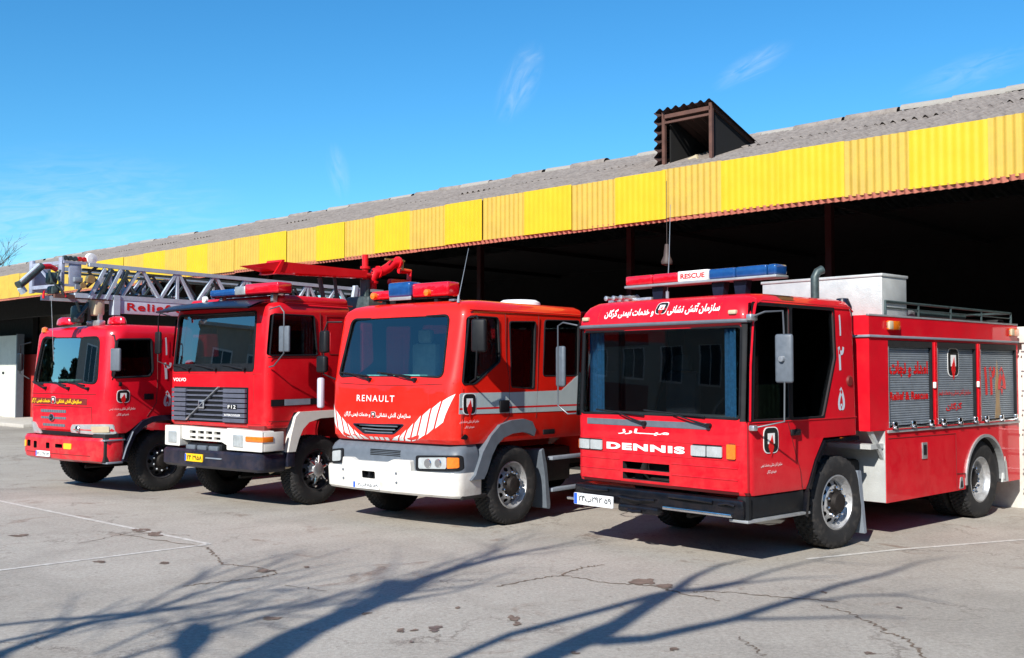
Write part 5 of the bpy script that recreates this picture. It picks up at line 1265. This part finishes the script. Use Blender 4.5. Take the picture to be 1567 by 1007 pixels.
# local frame: x = along s; y axis = rot90 ccw of s = (-.690,-.724) = outwards. inner offset d -> y = -d
S0, S1 = -9.0, 62.0
def corr(name, x0, x1, y0, z0, y1, z1, pitch, amp, m, parent, share=None, axis='up', sub=4, per=8, tz=0.0):
    """corrugated sheet: waves run across x, straight line from (y0,z0) to (y1,z1)"""
    n = max(2, int((x1 - x0) / pitch * per))
    d = Vector((0, y1 - y0, z1 - z0)); nr = Vector((0, -d.z, d.y)).normalized()
    def fn(a, b):
        x = x0 + (x1 - x0) * a
        w = amp * math.cos(2 * math.pi * x / pitch)
        return (x, y0 + d.y * b + nr.y * w, z0 + d.z * b + nr.z * w)
    mb = MB().grid(fn, n, 1)
    n2 = len(mb.v)
    t = nr * .006
    mb.add([(v[0], v[1] + t.y, v[2] + t.z) for v in mb.v[:n2]], [tuple(reversed([i for i in f])) for f in mb.f])
    return mb
# fascia panels, alternate bright and faded
pp = .115
joints = [-9.0, -7.4, -6.3, -4.5, -3.4, -2.2, -1.0, .44, 1.42, 2.41, 4.45, 5.51, 6.51, 7.53, 8.63, 9.78, 10.79, 11.88, 13.0, 14.07, 15.04, 16.3, 17.41, 19.74, 20.83, 22.02, 23.21, 24.47, 26.06, 28.5, 31.04, 33.87]
while joints[-1] < S1: joints.append(joints[-1] + 1.3)
fas_me = {}
random.seed(11)
for k in range(len(joints) - 1):
    kind = k % 2                      # 0 faded and ribbed, 1 bright and flatter (joint list starts on a faded stretch)
    L = joints[k + 1] - joints[k]; nn = max(1, round(L / 1.1)); w = L / nn
    for q in range(nn):
        key = (round(w, 1), kind)
        if key not in fas_me:
            fas_me[key] = corr('f', 0, round(w, 1) + .04, 0, 4.53, .0, 5.33, pp, .003 if kind else .012, None, None, per=8).mesh('fascia_panel', YEL if kind else YEL2, 60)
        o = link('fascia_panel', fas_me[key], shed, loc=(joints[k] + q * w, .018 * ((k + q) % 2) + random.uniform(-.006, .006), random.uniform(-.012, .012)))
        o.rotation_euler = (0, random.uniform(-.002, .002), 0)
x = S0
trim_me = corr('t', 0, 2.29, -.03, 4.475, .0, 4.55, pp, .020, SALMON, shed).mesh('eave_trim', SALMON, 60)
while x < S1:
    link('eave_trim', trim_me, shed, loc=(x, random.uniform(-.01, .01), random.uniform(-.012, .012))); x += 2.3
# roof sheets: two rows up the slope to the ridge at 5 m inside
RY, RZ = -5.0, 6.88
EY, EZ = -.06, 5.27
rs_me = []
for q in range(2):
    t0, t1 = (0.0, .52) if q == 0 else (.50, 1.0)
    y0, y1 = EY + (RY - EY) * t0, EY + (RY - EY) * t1; z0, z1 = EZ + (RZ - EZ) * t0, EZ + (RZ - EZ) * t1
    z0 += .02 * q
    rs_me.append(corr('r', 0, 1.06, y0, z0, y1, z1, .177, .038, ASB, shed, per=10).mesh('roof_sheet', ASB, 60))
x = S0; random.seed(5)
while x < S1:
    for q in range(2):
        if 5.3 < x + .5 < 7.4 and q == 0 and False: continue
        o = link('roof_sheet', rs_me[q], shed, loc=(x, random.uniform(-.02, .02), random.uniform(-.005, .02)))
    x += 1.0
rear_me = corr('r', 0, 2.12, RY, RZ, RY - 6.0, RZ - 1.35, .177, .026, ASB, shed).mesh('roof_sheet', ASB, 60)
x = S0
while x < S1: link('roof_sheet', rear_me, shed, loc=(x, 0, 0)); x += 2.12
cap = MB()
def capf(a, b):
    an = math.pi * (b - .5) * 1.1
    return (1.03 * a, RY + .14 * math.sin(an), RZ - .03 + .11 * math.cos(an) + .012 * a)
cap_me = [MB().grid(capf, 2, 8).mesh('ridge_cap', ASB2, 60), MB().grid(capf, 2, 8).mesh('ridge_cap', ASB, 60)]
x = S0; i = 0
while x < S1:
    link('ridge_cap', cap_me[0 if (i % 3 == 0 or x < 3) else 1], shed, loc=(x, random.uniform(-.03, .03), random.uniform(-.02, .035)), rot=(0, random.uniform(-.02, .02), 0)); x += .98; i += 1
# structure underneath
MB().box(S0, S1, -.24, -.08, 4.62, 4.90).box(S0, S1, -.20, -.08, 5.08, 5.20).ob('eave_beam', RED_DARK, shed, smooth=False)
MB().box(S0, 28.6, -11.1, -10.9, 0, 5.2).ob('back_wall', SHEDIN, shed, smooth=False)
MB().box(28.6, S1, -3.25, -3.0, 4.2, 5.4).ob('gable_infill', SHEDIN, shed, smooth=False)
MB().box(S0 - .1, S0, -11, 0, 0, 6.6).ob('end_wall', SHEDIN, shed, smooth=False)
for u in [4.16 + 4.35 * j for j in range(-3, 13)]:
    if -8 < u < 28: MB().box(u - .06, u + .06, -3.06, -2.94, 0, 5.9).ob('column', COLM, shed, smooth=False)
tm = MB()
for u in [4.16 + 4.35 * j for j in range(-3, 13)]:
    tm.bar((u, -.1, 5.25), (u, RY, RZ - .12), .08, .1); tm.bar((u, -.1, 5.0), (u, -10.8, 5.0), .08, .1)
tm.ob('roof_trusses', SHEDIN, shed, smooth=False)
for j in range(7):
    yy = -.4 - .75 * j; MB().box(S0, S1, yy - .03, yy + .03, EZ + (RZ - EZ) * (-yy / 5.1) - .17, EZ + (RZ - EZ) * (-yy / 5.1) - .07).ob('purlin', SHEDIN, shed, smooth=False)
MB().box(S0, S1, -10.8, -5.1, 5.05, 5.09).prism([(-.22, 5.10), (-.22, 5.14), (-5.1, 6.70), (-5.1, 6.66)], 'x', S0, S1).ob('shade_lining', SHEDIN, shed, smooth=False)  # black sheets added under the roof to paint the bays' shade
# vent dormer on the roof: brown frame, corrugated sheets, roof falling back on to the main roof
dm = empty('roof_vent_housing', (5.60, -1.5, 0), 0, shed)
def dsheet(p, q, r_, name, m, amp=.035, cnt=8):
    p, q, r_ = Vector(p), Vector(q), Vector(r_); a = q - p; b = r_ - p; nn = a.cross(b).normalized()
    MB().grid(lambda s_, t_: p + a * s_ + b * t_ + nn * amp * math.cos(2 * math.pi * s_ * cnt), cnt * 8, 1).ob(name, m, dm)
X0, X1, Y0, Y1, ZB, ZT = 0.0, 1.0, 0.0, -1.45, 5.76, 6.74
for a in (X0, X1): MB().bar((a, Y0, ZB - .1), (a, Y0, ZT), .06, .06).ob('frame_post', RUST, dm)
MB().bar((X0, Y0, ZT - .09), (X1, Y0, ZT - .09), .06, .07).ob('frame_head', RUST, dm)
MB().bar((X0, Y0, ZT - .20), (X1, Y0, ZT - .20), .05, .04).ob('frame_head', RUST, dm)
for a in (X0, X1): MB().bar((a, Y0, ZT - .06), (a, Y1, 6.22), .06, .06).ob('frame_rafter', RUSTD, dm)
dsheet((X0 - .10, Y0 + .10, ZT + .03), (X1 + .12, Y0 + .10, ZT + .03), (X0 - .10, Y1, 6.26), 'roof_sheet', RUSTD, .032, 7)
dsheet((X1 + .09, Y0 + .14, ZB - .02), (X1 + .09, Y0 + .14, ZT - .02), (X1 + .09, Y1, ZB + .5), 'side_sheet', RUSTD, .040, 6)
MB().prism([(Y0 - .1, ZB), (Y0 - .1, ZT - .1), (Y1, 6.18), (Y1, 6.1)], 'x', X1 - .08, X1 - .05).ob('inner_board', SHEDIN, dm, smooth=False)
MB().prism([(Y0 - .06, ZB - .1), (Y0 - .06, ZT - .08), (Y1, 6.20), (Y1, 6.0)], 'x', X0 + .01, X0 + .03).ob('inner_board', SHEDIN, dm, smooth=False)
MB().box(X0, X1, Y1 + .1, Y1 + .12, ZB, 6.2).ob('back_board', SHEDIN, dm, smooth=False)
MB().bar((X0 + .45, -.25, ZB + .12), (X1 - .12, -.3, ZB + .02), .05, .10).ob('loose_board', BEIGE, dm)

# left end: walls, door, pier under the eave
lw = empty('white_wall', SO, math.atan2(.690, -.724)); tag(lw, 'whitewashed wall with a narrow door under the left end of the shed', 'wall')
OFF = -3.0
MB().box(39.9, 62, OFF - .2, OFF, .0, 3.5).ob('wall_panel', WALLW, lw, smooth=False)
MB().box(39.82, 39.92, OFF - .25, OFF + .03, 0, 3.55).ob('door_jamb', GREYPL, lw, smooth=False)
MB().box(41.2, 41.4, OFF, OFF + .02, 1.9, 2.0).ob('wall_sign', BLACK, lw, smooth=False)
MB().box(39.3, 41.9, OFF - .8, OFF - .6, 0, 2.72).ob('red_pier', PINKP, lw, smooth=False)
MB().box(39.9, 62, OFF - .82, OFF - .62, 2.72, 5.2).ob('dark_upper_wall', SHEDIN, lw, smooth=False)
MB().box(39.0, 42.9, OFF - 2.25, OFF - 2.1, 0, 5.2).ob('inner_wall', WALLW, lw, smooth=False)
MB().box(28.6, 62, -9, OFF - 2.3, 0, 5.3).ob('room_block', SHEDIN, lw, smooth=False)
kb = empty('raised_kerb', SO, math.atan2(.690, -.724)); kb['kind'] = 'structure'
MB().box(34.0, 62, -8, -1.0, 0, .13, .01).ob('kerb_stone', KERBM, kb)
cr_ = empty('milk_crate', (SO.x, SO.y, .13), math.atan2(.690, -.724)); tag(cr_, 'dark slatted crate standing on the kerb by the white wall', 'crate')
cm = MB()
cr_.location = SO + Vector((-.724 * 41.1 + .690 * 2.2, .690 * 41.1 + .724 * 2.2, .13))
for j in range(4): MB().box(-.3, .3, -.2, -.18, .02 + .1 * j, .09 + .1 * j).box(-.3, .3, .18, .2, .02 + .1 * j, .09 + .1 * j).box(-.3, -.28, -.18, .18, .02 + .1 * j, .09 + .1 * j).box(.28, .3, -.18, .18, .02 + .1 * j, .09 + .1 * j).ob('slat', RUST, cr_, smooth=False)

# hanging lamp in the shed
hl = empty('hanging_lamp', (2.05, 15.0, 0)); tag(hl, 'small grey lamp hanging in the dark bay above the long light bar', 'lamp')
hl.location = (2.26, 15.2, 3.62)
MB().lathe([(.0, .28), (.03, .27), (.045, .15), (.05, .10), (.085, .02), (.08, -.02), (.0, -.05)], (0, 0, 0), 'z', 14).tube([(0, 0, .27), (0, 0, 1.2)], .004, 5).ob('lamp_body', mat('dull_lamp_metal', (.06, .04, .035), .6), hl)

# white ladder rack at the tail of the rescue engine
rk = empty('ladder_rack', (2.43 + .743 * 6.86, 10.883 + .669 * 6.86, 0), math.pi / 2 - R(48)); tag(rk, 'white panel with a steel rung ladder standing right behind the rightmost engine', 'rack')
MB().box(.16, .24, -.30, .9, .0, 2.66, .01).ob('back_panel', WHITE, rk)
MB().box(.02, .18, -.42, .2, 2.46, 2.70, .01).ob('top_box', WHITE, rk)
for v in (-.02, -.34): MB().bar((.08, v, .0), (.08, v, 2.5), .05, .05).ob('rail', WHITE, rk)
for j in range(8): MB().tube([(.06, .02, .30 + .29 * j), (.06, -.36, .30 + .29 * j)], .014, 6).ob('rung', STEEL, rk)

# ================================================================== GROUND
g = MB().grid(lambda a, b: (-700 + 1400 * a, -500 + 1500 * b, 0), 4, 4).ob('ground', GROUND, smooth=False); g['kind'] = 'structure'
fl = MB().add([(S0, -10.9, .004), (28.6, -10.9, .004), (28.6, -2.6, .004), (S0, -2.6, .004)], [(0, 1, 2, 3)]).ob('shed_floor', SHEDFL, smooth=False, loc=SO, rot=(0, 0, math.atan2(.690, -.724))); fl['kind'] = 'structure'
def ribbon(pts, w, z=.004, jitter=0.0, name='crack', m=CRACKM, parent=None, sub=6):
    P = [Vector((p[0], p[1], 0)) for p in pts]; Q = []
    for a, b in zip(P, P[1:]):
        for i in range(sub):
            q = a.lerp(b, i / sub); d = (b - a).normalized(); n_ = Vector((-d.y, d.x, 0)); Q.append(q + n_ * random.uniform(-jitter, jitter))
    Q.append(P[-1]); mb = MB(); vs = []
    for i, q in enumerate(Q):
        d = (Q[min(i + 1, len(Q) - 1)] - Q[max(i - 1, 0)]).normalized(); n_ = Vector((-d.y, d.x, 0)); ww = w * (random.uniform(.35, 1.5) if jitter else 1) / 2
        vs += [(q.x + n_.x * ww, q.y + n_.y * ww, z), (q.x - n_.x * ww, q.y - n_.y * ww, z)]
    mb.add(vs, [(2 * i, 2 * i + 1, 2 * i + 3, 2 * i + 2) for i in range(len(Q) - 1)])
    return mb.ob(name, m, parent, smooth=False)
for pts in ([(-12.2, 21.4), (-8.04, 16.51), (-3.57, 12.43)], [(-9.0, 8.6), (-5.25, 10.82), (-3.57, 12.43)], [(3.2, 11.45), (4.4, 12.05), (6.21, 12.77), (9.5, 14.2)]):
    r_ = ribbon(pts, .07, .004, 0, 'parking_line', PAINTLINE); r_['kind'] = 'structure'
TP = math.tan(R(2.273)); CP, SP = math.cos(R(2.273)), math.sin(R(2.273))
def gp(x, y):
    """ground point seen at that place of the photograph (used to write down where cracks and shadows lie)"""
    dx, dy, dz = (x - 783.5) / 1600, CP + (y - 503.5) / 1600 * SP, SP - (y - 503.5) / 1600 * CP
    t = -CAMH / dz; return (dx * t, dy * t)
random.seed(3)
CR = [([(168, 815), (316, 838), (327, 848), (337, 863), (388, 868), (424, 878)], .03), ([(424, 878), (398, 884), (337, 891), (280, 897)], .03), ([(120, 832), (200, 815), (290, 820)], .02),
      ([(440, 895), (500, 905)], .02), ([(762, 898), (820, 886), (860, 881), (890, 868), (925, 865)], .035), ([(860, 881), (930, 892), (1006, 898), (1031, 906), (1101, 920)], .035),
      ([(1061, 906), (1106, 906), (1207, 915), (1282, 921)], .03), ([(1257, 926), (1312, 943), (1347, 961), (1353, 967), (1383, 976), (1408, 994), (1420, 1010)], .03), ([(1130, 975), (1150, 990), (1170, 1005)], .02), ([(330, 812), (415, 804)], .015)]
for pts, w in CR: ribbon([gp(*p) for p in pts], w * .62, .004, .035, 'crack', CRACKM, g, 12)
def blob(x, y, rx, ry, z=.005, m=STAINM, n=22):
    c = gp(x, y); ex = gp(x + rx, y); sx = abs(ex[0] - c[0]); ey = gp(x, y - ry); sy = abs(ey[1] - c[1])
    ph = random.random() * 6; mb = MB()
    vs = [(c[0] + sx * math.cos(t) * (1 + .28 * math.sin(3 * t + ph) + .15 * math.sin(7 * t + 2 * ph) + random.uniform(-.12, .12)), c[1] + sy * math.sin(t) * (1 + .25 * math.sin(2 * t + ph) + random.uniform(-.15, .15)), z) for t in [2 * math.pi * i / n for i in range(n)]]
    mb.add(vs, [tuple(range(n))]); mb.ob('stain', m, g, smooth=False)
BRN = mat('mud_stain', (.155, .11, .085), .95, var=.4, vscale=9)
for x, y, rx, ry, m in ((985, 891, 22, 4, BRN), (1015, 898, 16, 3, BRN), (665, 963, 12, 4, STAINM), (610, 965, 10, 3, BRN), (633, 965, 9, 2, BRN), (628, 983, 5, 1.5, STAINM), (785, 947, 12, 3.5, BRN), (790, 955, 8, 3, BRN), (215, 812, 14, 2, BRN), (240, 818, 14, 3, BRN), (408, 874, 14, 2, BRN), (700, 930, 6, 2, BRN),
                        (415, 947, 16, 2, BRN), (1028, 994, 12, 2.5, BRN), (1260, 907, 5, 1.5, BRN), (1375, 930, 7, 2, STAINM), (560, 940, 9, 2, BRN), (1330, 1000, 10, 2, BRN), (880, 1000, 9, 2, BRN), (470, 868, 8, 1.2, BRN), (250, 862, 10, 1.6, BRN), (30, 820, 16, 1.6, BRN), (150, 860, 12, 1.6, BRN)):
    for _ in range(9 if rx > 13 else 5): blob(x + random.uniform(-rx, rx) * .6, y + random.uniform(-ry, ry) * .8, rx * random.uniform(.25, .6), ry * random.uniform(.3, .6), .005 + random.random() * .0015, m)

# ================================================================== BARE TREES behind the camera (they throw the branch shadows)
HX = Vector((math.sin(R(SUN_AZ)), math.cos(R(SUN_AZ)), 0)); PX = Vector((HX.y, -HX.x, 0)); TE = math.tan(R(SUN_EL))
def tree(name, base, paths, label, seed, twigs=5.0, group='bare trees behind the yard'):
    """paths: lists of (x, y, radius) photograph points where the limb's shadow runs; each is lifted along the sun ray on to a standing tree"""
    rnd = random.Random(seed)
    root = empty(name, (base[0], base[1], 0)); tag(root, label, 'tree', None)
    B = Vector((base[0], base[1], 0)); tb = MB(); tw = MB()
    def lift(x, y, dep):
        G = Vector((*gp(x, y), 0)); rel = G - B; a = rel.dot(HX); p = rel.dot(PX)
        return PX * p + HX * dep + Vector((0, 0, (a - dep) * TE))
    for pi, (pts, start) in enumerate(paths):
        dep0 = rnd.uniform(-1.0, 1.0)
        L = []; rr = []
        if start == 'base':
            L.append(Vector((0, 0, -.05))); rr.append(pts[0][2] * 1.35)
            q = lift(pts[0][0], pts[0][1], 0); L.append(q * .5 + Vector((rnd.uniform(-.1, .1), 0, 0))); rr.append(pts[0][2] * 1.12)
            dep0 = 0
        n = len(pts)
        for i, (x, y, r) in enumerate(pts):
            d = dep0 * (i / max(1, n - 1)) ** 1.2 if start != 'base' else 0.0
            L.append(lift(x, y, d)); rr.append(r)
        tb.tube(L, rr, 8)
        # twigs along the outer half
        k0 = 3 if start == 'base' else 1
        for i in range(k0, len(L) - 1):
            seglen = (L[i + 1] - L[i]).length
            for _ in range(int(seglen * twigs)):
                q = L[i].lerp(L[i + 1], rnd.random()); dr = (L[i + 1] - L[i]).normalized()
                dr = (dr + Vector((rnd.gauss(0, .55), rnd.gauss(0, .55), rnd.gauss(0, .4)))).normalized()
                ln = rnd.uniform(.4, 1.6); w = dr * ln; w2 = w + Vector((rnd.gauss(0, .2), rnd.gauss(0, .2), rnd.gauss(.1, .2))) * ln
                tw.tube([q, q + w * .5, q + (w + w2) * .5], [.017, .012, .005], 4)
                for _ in range(2):
                    q2 = q + w * rnd.uniform(.3, .8); d2 = (dr + Vector((rnd.gauss(0, .6), rnd.gauss(0, .6), rnd.gauss(0, .5)))).normalized() * rnd.uniform(.2, .7)
                    tw.tube([q2, q2 + d2], [.007, .003], 4)
    tb.ob('trunk', BARK, root); tw.ob('crown_twigs', BARK, root)
    return root, B, lift
def back(x, y, D):
    p = gp(x, y); return (p[0] - HX.x * D, p[1] - HX.y * D)
tree('bare_tree', back(395, 1010, 10.5), [
    ([(395, 1010, .19), (460, 970, .17), (530, 940, .16), (600, 910, .145), (650, 886, .11), (700, 869, .08), (760, 854, .055), (815, 842, .035), (872, 831, .012)], 'base'),
    ([(640, 890, .05), (690, 872, .04), (722, 856, .03), (780, 838, .012)], ''),
    ([(560, 925, .04), (592, 905, .12), (602, 893, .12), (596, 888, .03)], ''),
    ([(530, 940, .05), (570, 925, .04), (640, 915, .03), (700, 905, .012)], ''),
    ([(500, 950, .04), (520, 930, .03), (560, 905, .02), (620, 880, .008)], ''),
], 'tall bare tree with one thick slanting limb, its shadow crossing the middle of the yard', 1)
tree('bare_tree', back(860, 1012, 10.0), [
    ([(820, 1012, .13), (880, 985, .13), (915, 970, .14), (945, 956, .11), (991, 926, .10), (1031, 905, .075), (1061, 883, .05), (1101, 865, .03), (1145, 855, .012)], 'base'),
    ([(690, 1010, .045), (780, 971, .055), (855, 951, .055), (930, 931, .055), (1001, 911, .06), (1031, 905, .07), (1091, 901, .045), (1131, 893, .03), (1207, 885, .018), (1290, 882, .006)], ''),
    ([(1061, 903, .04), (1131, 890, .035), (1182, 873, .025), (1257, 855, .015), (1312, 840, .005)], ''),
    ([(905, 975, .10), (930, 981, .09), (991, 977, .075), (1061, 961, .07), (1121, 948, .065), (1182, 928, .06), (1232, 913, .055), (1282, 896, .045), (1357, 878, .035), (1408, 860, .018), (1473, 850, .006)], ''),
    ([(1121, 948, .035), (1232, 946, .025), (1332, 943, .015), (1392, 946, .006)], ''),
    ([(1222, 916, .03), (1282, 921, .012)], ''),
    ([(1250, 920, .025), (1312, 911, .022), (1382, 911, .016), (1453, 923, .006)], ''),
    ([(1357, 911, .012), (1443, 901, .004)], ''),
], 'bare forked tree behind the viewer whose branches shade the ground before the rightmost engine', 2, twigs=1.2)
tree('bare_tree', back(60, 1040, 9.5), [
    ([(-60, 1045, .10), (0, 1000, .07), (70, 975, .055), (130, 955, .05), (220, 938, .045), (290, 912, .032), (350, 893, .02), (410, 884, .008)], 'base'),
    ([(-60, 965, .03), (0, 957, .035), (80, 948, .035), (140, 945, .04), (200, 940, .03), (300, 925, .02), (400, 905, .012), (470, 898, .006)], ''),
    ([(-60, 1000, .03), (0, 982, .035), (70, 968, .035), (130, 953, .03), (200, 945, .02)], ''),
    ([(200, 940, .02), (260, 905, .014), (330, 880, .006)], ''),
    ([(270, 1030, .03), (282, 1008, .05), (288, 995, .08), (293, 982, .125), (297, 970, .12), (298, 961, .08), (297, 955, .04), (296, 952, .005)], ''), ([(294, 985, .03), (315, 965, .05), (322, 955, .02)], ''),
    ([(150, 1000, .02), (240, 960, .018), (330, 940, .014), (430, 930, .008), (520, 915, .005)], ''),
    ([(170, 1015, .02), (260, 985, .02), (380, 950, .014), (480, 930, .006)], ''),
], 'slender bare tree with a nest in its fork, shading the front left of the yard', 3, twigs=8.0)
# faint bare tree far off beyond the left end of the shed
def far_tree(x, y, h, seed):
    rnd = random.Random(seed); root = empty('bare_tree', (x, y, 0)); tag(root, 'faint leafless tree rising beyond the far left end of the shed', 'tree')
    tb = MB(); tw = MB()
    def br(p, d, l, r, lev):
        q = p + d * l; (tb if lev < 2 else tw).tube([p, p.lerp(q, .5) + Vector((rnd.gauss(0, .04), rnd.gauss(0, .04), 0)) * l, q], [r, r * .8, r * .6], 6 if lev < 2 else 4)
        if lev >= 5: return
        for _ in range(3 if lev else 5):
            nd = (d + Vector((rnd.gauss(0, .4), rnd.gauss(0, .4), rnd.gauss(.12, .25)))).normalized(); br(p.lerp(q, rnd.uniform(.5, 1)), nd, l * rnd.uniform(.55, .8), r * .55, lev + 1)
    br(Vector((0, 0, 0)), Vector((0, 0, 1)), h * .34, .16, 0)
    tb.ob('trunk', BARK, root); tw.ob('crown_twigs', BARK, root)
far_tree(-38.2, 75, 16, 4)

# row of cypresses out of view on the left, added to darken windscreen reflections
NEED = mat('cypress_foliage', (0.035, 0.055, 0.025), 0.9, var=0.4, vscale=3)
def cyp_mesh(seed):
    rnd = random.Random(seed); mb = MB()
    for _ in range(1500):
        h = rnd.random() ** .8; z = .6 + 8.4 * h; r = (1.25 * (1 - h) ** .6 + .12) * rnd.uniform(.55, 1.08); a = rnd.uniform(0, 6.283)
        c = Vector((r * math.cos(a), r * math.sin(a), z)); u = Vector((rnd.gauss(0, 1), rnd.gauss(0, 1), rnd.gauss(.8, 1))).normalized() * .34; w = u.cross(Vector((rnd.gauss(0, 1), rnd.gauss(0, 1), rnd.gauss(0, 1)))).normalized() * .16
        mb.add([c - w, c + w, c + u + w * .6, c + u - w * .6], [(0, 1, 2, 3)])
    return mb.mesh('crown', NEED, smooth=False)
cm_ = [cyp_mesh(k) for k in (1, 2)]
tk = MB().tube([(0, 0, 0), (0, 0, 7)], [.16, .05], 8).mesh('trunk', BARK)
GRP = 'added cypresses beside the yard'
def cypress(x, y, sx, sz, k, lab, grp):
    t = empty('added_cypress_tree', (x, y, 0)); tag(t, lab, 'tree', grp)
    c = link('crown', cm_[k % 2], t); c.scale = (sx, sx, sz); c.rotation_euler = (0, 0, k * 1.3); link('trunk', tk, t).scale = (1, 1, sz)
for k in range(22):
    yy = -22 + 2.75 * k + .6 * math.sin(k * 3.1)
    cypress(-34 - 1.4 * math.sin(k * 1.7), yy, 1.75, (1.05 if yy < 15.5 else .58) * (1 + .12 * math.sin(k * 2.3)), k, 'added dark cypress in the unseen row along the far left side of the yard', GRP)
for k in range(16):  # unseen row, added to block low sky light from behind
    cypress(-26 + 4.0 * k, -27 + 1.5 * math.sin(k * 2.1), 2.4, 1.25 + .15 * math.sin(k * 1.9), k, 'added tall dark cypress in the unseen row closing the yard opposite the shed', 'added cypresses opposite the shed')
for k in range(9):  # unseen row, added to block low sky light from the right
    cypress(31 + 1.2 * math.sin(k), -22 + 4.2 * k, 2.4, 1.35 + .15 * math.sin(k * 2.9), k, 'added tall dark cypress in the unseen row along the right side of the yard', 'added cypresses at the right of the yard')

# two-storey office out of view on the left, added for the windscreen reflections
BEI = mat('beige_render', (0.34, 0.31, 0.25), 0.85, var=0.12, vscale=1.5)
WPN = mat('office_window_pane', (0.02, 0.03, 0.04), 0.08)
of = empty('added_office', (-29, 6, 0), 0); tag(of, 'added beige two-storey office with rows of windows, unseen left of the yard', 'building')
MB().box(-3, 0, 0, 13, 0, 6.6).ob('wall', BEI, of, smooth=False)
MB().box(-3.2, .25, -.2, 13.2, 6.6, 6.85).ob('roof', KERBM, of, smooth=False)
for r_ in range(2):
    for k in range(5):
        w_ = MB().box(.0, .06, .9 + 2.4 * k, 2.3 + 2.4 * k, 1.0 + 3.1 * r_, 2.5 + 3.1 * r_).ob('window', WHITE, of, smooth=False)
        for q in range(2): MB().box(.055, .07, .98 + 2.4 * k + .64 * q, 1.56 + 2.4 * k + .64 * q, 1.08 + 3.1 * r_, 2.42 + 3.1 * r_).ob('pane', WPN, w_, smooth=False)
MB().box(.0, .05, 5.4, 8.4, 2.75, 3.9).ob('red_panel', RED_DARK, of, smooth=False)
